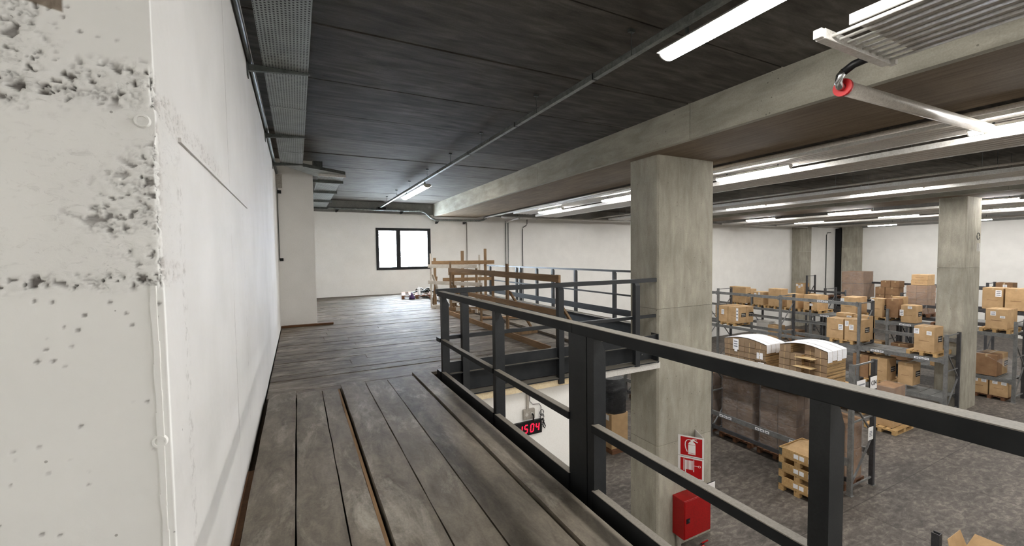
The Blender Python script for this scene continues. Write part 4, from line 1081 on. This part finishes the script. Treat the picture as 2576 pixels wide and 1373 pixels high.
# ------------------------------------------------------------------ lamps
def lamp(x, ya, yb, z, label, near=False, group=None, wid=.115, mat=None):
    o = thing('ceiling_lamp', (x, (ya+yb)/2, z), label, 'lamp', group)
    MB().poly([(x-wid*.66, z+.042), (x+wid*.66, z+.042), (x+wid*.42, z+.085), (x-wid*.42, z+.085)], 1, ya, yb).build('housing', 'white', o)
    n = 8; pts = [(x-wid/2*math.cos(math.pi*k/n), z+.045-.055*math.sin(math.pi*k/n)) for k in range(n+1)]
    MB().poly(pts, 1, ya+.015, yb-.015).build('diffuser', mat or ('lamp_near' if near else 'lamp'), o)
    for yy_ in (ya, yb-.015):
        MB().poly([(p[0], p[1]) for p in pts], 1, yy_, yy_+.014).build('end_cap', 'white', o)
    for yy_ in (ya+.25, yb-.25):
        MB().box(x-.012, yy_-.012, z+.085, x+.012, yy_+.012, z+.085+(.14 if near else .22)).build('bracket', 'galvd', o)
    return o
lamp(3.245, .55, 3.02, 3.515, 'big bright lamp hanging under the steel channel at the top of the photo', True, wid=.19)
lamp(3.215, 11.3, 14.0, 3.515, 'single lit lamp hanging under the steel channel near the window', True, wid=.20)
lamp(3.245, -7.6, -4.9, 3.515, 'lamp under the steel channel far behind the camera', True, wid=.15)
lamp(3.245, -3.6, -.9, 3.515, 'added unseen fill lamp under the steel channel just behind the camera', True, wid=.15)  # unseen lamp added to brighten the pier face
rows = {8.78: [(13.05, 14.7), (9.12, 10.75), (4.98, 6.62), (.85, 2.5), (-3.3, -1.65), (-7.4, -5.75)],
        15.13: [(13.6, 15.2), (9.42, 10.97), (5.12, 6.8), (.95, 2.6), (-3.2, -1.55), (-7.3, -5.7)],
        21.9: [(13.3, 14.9), (9.2, 10.87), (5.0, 6.7), (.9, 2.5), (-3.2, -1.6), (-7.3, -5.7)],
        26.76: [(13.3, 14.9), (9.19, 10.8), (5.3, 7.11), (.9, 2.5), (-3.2, -1.6)],
        35.5: [(13.3, 14.9), (9.0, 10.6), (4.8, 6.4), (.6, 2.2)]}
names = {8.78: 'first lamp row past the main beam', 15.13: 'second lamp row past the main beam', 21.9: 'lamp row above the far column', 26.76: 'lamp row behind the far column', 35.5: 'farthest lamp row before the right wall'}
for xr, lst in rows.items():
    for i, (a, b) in enumerate(lst):
        if xr == 21.9: xx, zz_ = 22.2, 3.335
        else: xx, zz_ = xr, 3.30
        lamp(xx, a, b, zz_, ('lamp number %d from the back wall in the ' % (i+1))+names[xr] if False else ('back-wall end lamp in the ', 'second lamp from the back wall in the ', 'third lamp from the back wall in the ', 'fourth lamp from the back wall in the ', 'fifth lamp from the back wall in the ', 'sixth lamp from the back wall in the ')[i]+names[xr], group='lit lamps of the '+names[xr])
# ------------------------------------------------------------------ radiant heating strips and pipes in the warehouse
def strip(x0, x1, z, ya, yb, label):
    o = thing('radiant_heating_strip', ((x0+x1)/2, (ya+yb)/2, z), label, 'heater')
    n = 6; wv = (x1-x0)/n
    for i in range(n):
        a = x0+i*wv
        MB().poly([(a+.004, z+.018), (a+wv*.32, z+.0), (a+wv*.68, z+.0), (a+wv-.004, z+.018), (a+wv-.004, z+.024), (a+.004, z+.024)], 1, ya, yb).build('panel_rib', 'strip', o)
    for xx in (x0-.008, x1-.004):
        MB().box(xx, ya, z-.004, xx+.012, yb, z+.085).build('edge_profile', 'white', o)
    y = ya+.6
    while y < yb:
        MB().tube([(x0+.08, y, z+.03), (x0+.08, y, CZ)], .006, 5).tube([(x1-.08, y, z+.03), (x1-.08, y, CZ)], .006, 5).build('hanger', 'galvd', o); y += 2.9
    return o
strip(8.42, 9.28, 3.42, -8.5, 16.3, 'radiant heating strip nearest the main beam in the warehouse bay')
strip(9.35, 10.45, 3.30, -8.5, 16.0, 'second radiant heating strip in the warehouse bay')
strip(13.75, 14.85, 3.30, -8.5, 16.4, 'third radiant heating strip in the warehouse bay')
strip(15.62, 16.7, 3.30, -8.5, 16.4, 'fourth radiant heating strip in the warehouse bay')
strip(23.0, 24.1, 3.30, -8.5, 17.0, 'radiant heating strip beyond the far column')
strip(25.2, 26.2, 3.30, -8.5, 17.0, 'radiant heating strip beside the lamp row behind the far column')
strip(28.5, 29.6, 3.30, -8.5, 17.0, 'radiant heating strip in the last warehouse bay')
strip(33.4, 34.5, 3.30, -8.5, 17.0, 'radiant heating strip nearest the right wall')
def pipe(pts, r, label, mat='strip', cat='pipe', n=12, name='pipe', smooth=True):
    return tag(MB().tube(pts, r, n).build(name, mat, smooth=smooth), label, cat)
pipe([(7.9, 1.2, 3.40), (7.9, 18.3, 3.40)], .035, 'thin pipe running beside the main beam above the first strip')
pipe([(10.75, -8.5, 3.42), (10.75, 18.3, 3.42)], .03, 'thin white pipe beside the second heating strip')
pipe([(13.4, -8.5, 3.42), (13.4, 18.3, 3.42)], .03, 'thin white pipe beside the third heating strip')
# insulated pipe with red end collar crossing under the main beam
ip = thing('insulated_pipe', (4.8, 2.25, 3.25), 'grey insulated pipe with a red end collar crossing under the main beam', 'pipe')
MB().tube([(4.82, 2.24, 3.235), (8.55, 2.24, 3.30)], .067, 20).build('pipe_jacket', 'strip', ip, smooth=True)
M['strip']
MB().tube([(4.775, 2.24, 3.235), (4.80, 2.24, 3.235), (4.83, 2.24, 3.235)], [.082, .084, .070], 20).build('end_collar', 'redsign', ip)
MB().tube([(4.79, 2.24, 3.235), (4.735, 2.24, 3.235), (4.70, 2.235, 3.265), (4.695, 2.225, 3.32), (4.705, 2.19, 3.36)], .034, 12).build('elbow', 'chrome', ip, smooth=True)
MB().tube([(4.705, 2.20, 3.35), (4.715, 2.12, 3.395), (4.72, 1.99, 3.41)], .036, 12).build('rubber_hose', 'black', ip, smooth=True)
MB().tube([(4.72, 2.0, 3.41), (4.72, 1.94, 3.412)], .022, 10).build('nipple', 'white', ip)
# heater panel at the top right
hp = thing('radiant_heater_panel', (4.2, -.5, 3.4), 'white slatted radiant heater panel hanging at the top right of the photo', 'heater')
z = 3.40; sx0, sx1 = 3.95, 4.93
MB().box(sx0-.10, 1.93, z-.035, sx1+.03, 2.005, z+.045).build('header_bar', 'white', hp, bevel=.004)
MB().box(sx0-.145, 1.935, z-.03, sx0-.10, 2.0, z+.04).build('end_block', 'white', hp, bevel=.003)
n = 9; pw = (sx1-sx0)/(n-1)
for i in range(n):
    xx = sx0+i*pw
    MB().tube([(xx, -6, z+.0), (xx, 1.935, z+.0)], .014, 8).build('heating_tube', 'white', hp, smooth=True)
for i in range(n-1):
    xx = sx0+i*pw
    MB().box(xx+.001, -6, z+.010, xx+pw-.001, 1.76, z+.016).build('slat', 'strip', hp)
MB().poly([(sx0-.03, z+.02), (sx0-.012, z+.02), (sx0-.012, z+.10), (sx0-.03, z+.10)], 1, -6, 1.80).build('side_rail', 'white', hp)
ch = MB(); k = 0; zz_ = z+.10
while zz_ < CZ:
    if k % 2: ch.box(sx0-.03, 1.50, zz_, sx0-.010, 1.506, zz_+.032)
    else: ch.box(sx0-.023, 1.493, zz_, sx0-.017, 1.513, zz_+.032)
    zz_ += .026; k += 1
ch.build('chain', 'galvd', hp)
tag(MB().box(4.95, 1.90, 3.36, 5.0, 1.95, 3.41).build('drain_cap', 'white'), 'small white square drain cap at the end of the heater panel', 'cap')
# ------------------------------------------------------------------ steel channel carrying the near lamps
lc = thing('cable_channel', (3.2, 5, 3.73), 'long grey steel cable channel hanging along the mezzanine ceiling', 'cable channel')
MB().box(3.165, -8.5, 3.70, 3.225, 18.55, 3.704).box(3.165, -8.5, 3.704, 3.168, 18.55, 3.765).box(3.222, -8.5, 3.704, 3.225, 18.55, 3.765).build('channel', 'galv', lc)
for yy_ in (-5.6, -3.4, -1.2, 1.2, 3.40, 5.35, 7.40, 9.2, 11.1, 13.1, 15.0, 16.75):
    hg = MB().tube([(3.16, yy_, 3.705), (3.16, yy_, CZ-.03)], .0045, 6).build('hanger_rod', 'galvd', lc)
    MB().box(3.125, yy_-.02, CZ-.035, 3.195, yy_+.02, CZ-.004).build('rod_anchor', 'galvd', hg)
for yy_ in (2.2, 4.05, 6.05, 8.1, 10.2, 12.2): MB().box(3.160, yy_-.008, 3.695, 3.230, yy_+.008, 3.768).build('cable_tie', 'black', lc)
MB().box(3.05, 18.3, 3.62, 3.4, 18.5, 3.72).build('end_clamp', 'black', lc)
# ------------------------------------------------------------------ perforated tray on the left wall
tr = thing('cable_tray', (0, 4, 3.6), 'wide perforated steel cable tray along the top of the left wall', 'cable tray')
MB().box(-.245, -3, 3.60, .165, 10.15, 3.604).build('tray_floor', 'perf', tr)
for xx in (-.248, .163): MB().box(xx, -3, 3.60, xx+.004, 10.15, 3.66).build('tray_side', 'galv', tr)
for yy_ in (-.4, 2.35, 5.02, 7.66, 9.92):
    MB().poly([(-.388, 3.53), (.185, 3.585), (.185, 3.598), (-.388, 3.598)], 1, yy_-.0, yy_+.035).build('bracket', 'galvd', tr)
    MB().box(-.388, yy_-.03, 3.47, -.378, yy_+.065, 3.72).build('bracket_plate', 'galvd', tr)
for yy_ in (3.55, 6.3, 8.9): MB().box(-.25, yy_-.03, 3.596, .17, yy_+.03, 3.600).build('joint_plate', 'galv', tr)
wc = thing('wall_channel', (-.37, 4, 3.6), 'narrow grey conduit running along the left wall beside the tray', 'conduit')
MB().tube([(-.36, -3, 3.62), (-.36, 11.28, 3.62)], .022, 8).build('conduit', 'galvd', wc, smooth=True)
tr2 = thing('cable_tray', (.8, 14, 3.6), 'perforated cable tray stepping round the white pier towards the window wall', 'cable tray')
MB().add([(-.245, 10.15, 3.6), (.165, 10.15, 3.6), (1.08, 10.75, 3.6), (1.08, 11.25, 3.6), (.45, 11.25, 3.6)], [(0, 1, 2, 3, 4)]).build('tray_bend', 'galv', tr2)
MB().add([(.165, 10.15, 3.6), (1.08, 10.75, 3.6), (1.08, 10.75, 3.67), (.165, 10.15, 3.67), (-.245, 10.15, 3.6), (.165, 10.15, 3.6), (.165, 10.15, 3.67), (-.245, 10.15, 3.67)], [(0, 1, 2, 3), (4, 5, 6, 7)]).build('tray_side', 'galvd', tr2)
MB().box(.52, 11.25, 3.598, 1.08, 18.5, 3.602).build('tray_floor', 'perf', tr2)
for xx in (.517, 1.078): MB().box(xx, 11.25, 3.60, xx+.004, 18.5, 3.66).build('tray_side', 'galv', tr2)
MB().box(.50, 10.80, 3.54, 1.10, 10.84, 3.595).build('bracket', 'white', tr2)
for yy_ in (11.7, 13.6, 15.8, 18.0): MB().box(.40, yy_, 3.53, 1.12, yy_+.05, 3.597).build('bracket', 'galvd', tr2)
MB().box(.40, 10.92, 3.72, .60, 10.96, 3.90).build('hanger_plate', 'galvd', tr2)
# switch boxes and thin conduit on the far pier
cd = thing('switch_conduit', (-.35, 11.28, 1), 'thin conduit with two small black boxes on the far white pier', 'conduit')
MB().tube([(-.365, 11.285, 1.6), (-.365, 11.285, 3.55)], .009, 6).build('conduit', 'galvd', cd)
MB().box(-.36, 11.26, 3.15, -.285, 11.298, 3.225).build('black_box', 'black', cd)
MB().box(-.36, 11.26, 1.57, -.285, 11.298, 1.64).build('black_box', 'black', cd)
MB().box(-.385, 11.27, 3.28, -.26, 11.298, 3.60).build('cover_plate', 'strip', cd)
# corrugated conduit along the window wall, dipping under the main beam
cw = thing('corrugated_conduit', (4, 18.5, 3.6), 'grey corrugated conduit along the window wall dipping under the main beam', 'conduit')
pts = [(1.0, 18.56, 3.62), (4.95, 18.56, 3.64), (5.15, 18.54, 3.58), (5.42, 18.52, 3.34), (5.62, 18.52, 3.26), (7.75, 18.52, 3.28), (7.95, 18.52, 3.32), (8.1, 18.52, 3.42)]
dense = []
for a, b in zip(pts[:-1], pts[1:]):
    a, b = Vector(a), Vector(b); m = max(2, int((b-a).length/.05))
    for q in range(m): dense.append(a.lerp(b, q/m))
dense.append(Vector(pts[-1]))
MB().tube([tuple(p) for p in dense], [.052 if i % 2 else .045 for i in range(len(dense))], 10).build('hose', 'galv', cw)
for xx, zz_ in ((1.5, 3.57), (4.1, 3.58), (5.67, 3.19), (7.0, 3.2)):
    MB().poly([(xx-.06, zz_-.10), (xx+.0, zz_-.10), (xx+.08, zz_), (xx-.06, zz_)], 1, 18.45, 18.62).build('wall_clamp', 'black', cw)
# thin conduits down the white back wall
for i, (xx, zb, zt_, lb) in enumerate(((7.17, -2.5, 3.2, 'single thin conduit down the back wall beside the corner of the window bay'), (9.21, -1, 3.3, 'left of the twin thin conduits down the back wall'), (9.35, -1, 3.3, 'right of the twin thin conduits down the back wall'))):
    pipe([(xx, 18.70, zb), (xx, 18.70, zt_)], .022, lb, 'strip' if i == 0 else 'galv', 'conduit', 8, 'wall_conduit')
pipe([(10.16, 18.70, -1.5), (10.16, 18.70, 2.92), (10.20, 18.70, 3.02), (10.38, 18.70, 3.12), (10.43, 18.70, 3.2), (10.43, 18.70, 3.42)], .02, 'conduit with a kinked top on the back wall', 'galvd', 'conduit', 8, 'wall_conduit')
pipe([(38.0, 18.70, -3), (38.0, 18.70, 2.9), (38.15, 18.7, 3.1), (38.6, 18.7, 3.1)], .03, 'thin conduit beside the dark corner recess on the back wall', 'galvd', 'conduit', 8, 'wall_conduit')
# cross pipes near the back wall
for (xa, xb, yy_, lb) in ((8.3, 18.9, 17.2, 'white cross pipe under the ceiling near the back wall, left bay'), (22.2, 32.8, 17.4, 'white cross pipe under the ceiling near the back wall, far bay')):
    cp = thing('cross_pipe', ((xa+xb)/2, yy_, 3.36), lb, 'pipe')
    MB().tube([(xa, yy_, 3.36), (xb, yy_, 3.36)], .048, 12).build('pipe_body', 'white', cp, smooth=True)
    for q in range(4): MB().tube([(xa+.8+q*3.0, yy_, 3.38), (xa+.8+q*3.0, yy_, CZ+.005)], .008, 6).build('hanger', 'galvd', cp)
pipe([(9.0, 16.9, 3.30), (9.2, 18.2, 3.30), (9.2, 18.6, 3.24)], .05, 'white pipe bend above the twin conduits', 'white')
# ------------------------------------------------------------------ clock, sockets, cable under the cross beam
YW = 5.78
ck = thing('wall_clock', (3.05, YW, -1.15), 'black digital wall clock with red digits on the wall below the mezzanine', 'clock')
MB().box(2.93, YW-.05, -1.215, 3.43, YW-.004, -.995).build('case', 'black', ck, bevel=.004)
def seg(mb, x, z, w_, h_, on, sl=.12, th=.019):
    def q(a, b):   # a,b in local cell coordinates
        ax, az = a; bx_, bz_ = b
        A = (x+ax+sl*az, z+az); Bq = (x+bx_+sl*bz_, z+bz_)
        dx, dz = Bq[0]-A[0], Bq[1]-A[1]; L = math.hypot(dx, dz); nx_, nz_ = -dz/L*th/2, dx/L*th/2
        gx, gz = dx/L*.004, dz/L*.004
        p = [(A[0]+gx+nx_, A[1]+gz+nz_), (A[0]+gx-nx_, A[1]+gz-nz_), (Bq[0]-gx-nx_, Bq[1]-gz-nz_), (Bq[0]-gx+nx_, Bq[1]-gz+nz_)]
        mb.poly(p, 1, YW-.0535, YW-.0505)
    S_ = {'a': ((0, h_), (w_, h_)), 'b': ((w_, h_), (w_, h_/2)), 'c': ((w_, h_/2), (w_, 0)), 'd': ((0, 0), (w_, 0)), 'e': ((0, h_/2), (0, 0)), 'f': ((0, h_), (0, h_/2)), 'g': ((0, h_/2), (w_, h_/2))}
    for s_ in on: q(*S_[s_])
for i, (dgt, on) in enumerate((('1', 'bc'), ('5', 'afgcd'), ('0', 'abcdef'), ('4', 'fgbc'))):
    mb = MB(); seg(mb, 3.005+.098*i+(.012 if i > 1 else 0), -1.165, .052, .12, on); mb.build('digit', 'led', ck)
sk = thing('socket_box', (3.19, YW, -.85), 'white double socket box with a trunking above the digital clock', 'socket')
MB().box(3.10, YW-.055, -.955, 3.30, YW-.002, -.80).build('box', 'strip', sk, bevel=.004)
for xx in (3.15, 3.245): MB().tube([(xx, YW-.0555, -.875), (xx, YW-.060, -.875)], .026, 12).build('socket', 'white', sk)
MB().box(3.165, YW-.03, -.80, 3.205, YW-.002, -.42).build('trunking', 'strip', sk)
MB().tube([(3.245, YW-.06, -.875), (3.245, YW-.10, -.885), (3.25, YW-.09, -.94), (3.26, YW-.07, -1.0)], .014, 8).build('plug', 'black', sk, smooth=True)
cbz = MB(); cbz.tube([(3.22, YW-.02, -.42), (3.225, YW-.02, -.68), (3.28, YW-.02, -.74), (3.40, YW-.02, -.75), (3.43, YW-.02, -.80), (3.43, YW-.03, -.95)], .005, 6)
for q in range(3): cbz.tube([(3.44+.035*math.cos(a*.7), YW-.03-.006*q, -.90-.07*q+.05*math.sin(a*.7)) for a in range(10)], .006, 6)
cbz.tube([(3.44, YW-.04, -1.0), (3.47, YW-.04, -1.06), (3.50, YW-.04, -1.13), (3.49, YW-.04, -1.16), (3.46, YW-.04, -1.13), (3.45, YW-.04, -1.05)], .009, 6)
tag(cbz.build('power_cable', 'black', smooth=True), 'looped black power cable hanging beside the digital clock', 'cable')
# ------------------------------------------------------------------ fire signs, hose cabinet, extinguisher on the foreground column
Apt, Bpt, Cpt = Vector((6.37, 5.60, 0)), Vector((6.625, 5.225, 0)), Vector((6.84, 5.60, 0))
def firesign(z1, z0, label, kind):
    o = thing('fire_sign', (6.6, 5.5, z0), label, 'sign')
    mb = MB(); plate(mb, Apt[:2], Bpt[:2], z1, z0, -.004); plate(mb, Bpt[:2], Cpt[:2], z1, z0, -.004)
    mb.build('sign_body', 'signwhite', o)
    d = (Bpt-Apt); L = d.length; d.normalize(); nrm = Vector((d.y, -d.x, 0))
    if nrm.dot(Vector((-1, -1, 0))) < 0: nrm = -nrm
    def P3(u, v, off): q = Apt+d*(u*L)+nrm*off; return (q.x, q.y, z0+(z1-z0)*v)
    def face(pts, off, mat, name, par):
        n = len(pts); mb = MB()
        vs = [P3(u, v, off) for u, v in pts]+[P3(u, v, off-.0015) for u, v in pts]
        mb.add(vs, [tuple(range(n)), tuple(range(2*n-1, n-1, -1))]+[(i, (i+1) % n, n+(i+1) % n, n+i) for i in range(n)])
        return mb.build(name, mat, par)
    red = face([(.10, .06), (.93, .06), (.93, .94), (.10, .94)], .0085, 'redsign', 'red_panel', o)
    W_ = 'signwhite'
    if kind == 'ext':
        face([(.40, .14), (.68, .14), (.68, .64), (.64, .72), (.58, .76), (.50, .76), (.44, .72), (.40, .64)], .0105, W_, 'extinguisher_pictogram', red)
        face([(.49, .76), (.59, .76), (.59, .86), (.49, .86)], .0105, W_, 'valve_pictogram', red)
        face([(.56, .82), (.76, .74), (.76, .78), (.60, .87), (.72, .87), (.72, .90), (.56, .90)], .0105, W_, 'handle_pictogram', red)
        ho = [(.49, .83), (.42, .84), (.34, .80), (.29, .70), (.28, .55), (.31, .38), (.36, .24)]
        for a, b in zip(ho[:-1], ho[1:]):
            dx, dy = b[0]-a[0], b[1]-a[1]; l_ = math.hypot(dx, dy); nx_, ny_ = -dy/l_*.017, dx/l_*.017
            face([(a[0]+nx_, a[1]+ny_), (a[0]-nx_, a[1]-ny_), (b[0]-nx_, b[1]-ny_), (b[0]+nx_, b[1]+ny_)], .0105, W_, 'hose_pictogram', red)
        face([(.40, .185), (.68, .185), (.68, .20), (.40, .20)], .0115, 'redsign', 'band_pictogram', red)
        face([(.40, .60), (.68, .60), (.68, .615), (.40, .615)], .0115, 'redsign', 'band_pictogram', red)
    else:
        for u in (.22, .60): face([(u, .34), (u+.03, .34), (u+.03, .90), (u, .90)], .0105, W_, 'reel_flange_pictogram', red)
        for k in range(6):
            u = .275+.052*k; face([(u, .42), (u+.036, .42), (u+.036, .86), (u, .86)], .0105, W_, 'coil_pictogram', red)
        face([(.28, .14), (.315, .14), (.315, .44), (.28, .44)], .0105, W_, 'hose_pictogram', red)
        face([(.265, .10), (.33, .10), (.345, .22), (.25, .22)], .0105, W_, 'nozzle_pictogram', red)
        face([(.63, .63), (.78, .63), (.78, .65), (.63, .65)], .0105, W_, 'axle_pictogram', red)
        n = 12
        for k in range(n):
            a, b = 2*math.pi*k/n, 2*math.pi*(k+1)/n
            face([(.83+.055*math.cos(a), .64+.055*math.sin(a)), (.83+.035*math.cos(a), .64+.035*math.sin(a)), (.83+.035*math.cos(b), .64+.035*math.sin(b)), (.83+.055*math.cos(b), .64+.055*math.sin(b))], .0105, W_, 'crank_pictogram', red)
    return o
firesign(-1.81, -2.205, 'red and white angled sign with a fire extinguisher pictogram on the foreground column', 'ext')
firesign(-2.215, -2.615, 'red and white angled sign with a hose reel pictogram below the extinguisher sign', 'reel')
hc = thing('hose_cabinet', (6.58, 5.45, -3.69), 'red fire hose cabinet on the foreground column below the fire signs', 'cabinet')
MB().box(6.225, 5.325, -3.69, 6.95, 5.60, -2.95).build('body', 'red', hc, bevel=.006)
MB().box(6.24, 5.315, -3.675, 6.935, 5.325, -2.965).build('door', 'red', hc, bevel=.003)
ltc = MB().box(6.27, 5.308, -3.38, 6.36, 5.315, -3.29).build('latch_plate', 'black', hc)
MB().box(6.315, 5.300, -3.355, 6.35, 5.308, -3.31).build('latch', 'rackd', ltc)
ex = thing('fire_extinguisher', (6.56, 5.2, G), 'red fire extinguisher standing below the hose cabinet, only its top in view', 'extinguisher')
MB().tube([(6.56, 5.2, G), (6.56, 5.2, G+.17), (6.56, 5.2, G+.20), (6.56, 5.2, G+.215)], [.055, .055, .04, .02], 14).build('cylinder', 'red', ex, smooth=True)
MB().box(6.53, 5.185, G+.21, 6.60, 5.215, G+.235).build('valve', 'black', ex)
MB().beam((6.55, 5.2, G+.235), (6.68, 5.17, G+.27), .022, .012).build('handle', 'red', ex)
MB().tube([(6.54, 5.2, G+.225), (6.47, 5.18, G+.22), (6.46, 5.18, G+.12)], .012, 8).build('hose', 'black', ex, smooth=True)
tag(MB().tube([(6.33, 5.54, G), (6.33, 5.54, -3.69)], .045, 12).build('riser_pipe', 'strip', smooth=True), 'pale riser pipe coming down below the hose cabinet', 'pipe')
tri = MB().add([(7.10, 5.30, -3.0), (7.33, 5.30, -3.0), (7.33, 5.30, -3.25), (7.10, 5.30, -3.25), (7.10, 5.306, -3.0), (7.33, 5.306, -3.0), (7.33, 5.306, -3.25), (7.10, 5.306, -3.25)], [(0, 1, 2, 3), (7, 6, 5, 4), (0, 4, 5, 1), (1, 5, 6, 2), (2, 6, 7, 3), (3, 7, 4, 0)])
sg = thing('dock_sign', (7.25, 5.56, -3.2), 'small white sign with a black rim at the edge of the foreground column', 'sign')
MB().box(7.095, 5.585, -3.275, 7.415, 5.60, -2.985).build('rim', 'black', sg)
MB().box(7.105, 5.578, -3.265, 7.405, 5.585, -2.995).build('face', 'signwhite', sg)
MB().box(7.30, 5.574, -3.15, 7.33, 5.578, -3.12).beam((7.27, 5.576, -3.155), (7.30, 5.576, -3.19), .004, .012).beam((7.34, 5.576, -3.15), (7.39, 5.576, -3.12), .004, .012).build('dark_print', 'blackink', sg)
# small wall-phone like box and hook on the far column
hk = thing('pull_cord_box', (20.9, 5.64, 2.0), 'small white box with a wire loop near the top of the far column', 'switch')
MB().box(20.92, 5.60, 1.56, 21.02, 5.658, 1.84).build('box', 'white', hk)
MB().tube([(20.97+.12*math.cos(a*.6), 5.64, 2.08+.12*math.sin(a*.6)) for a in range(11)], .012, 6).build('wire_loop', 'galvd', hk)
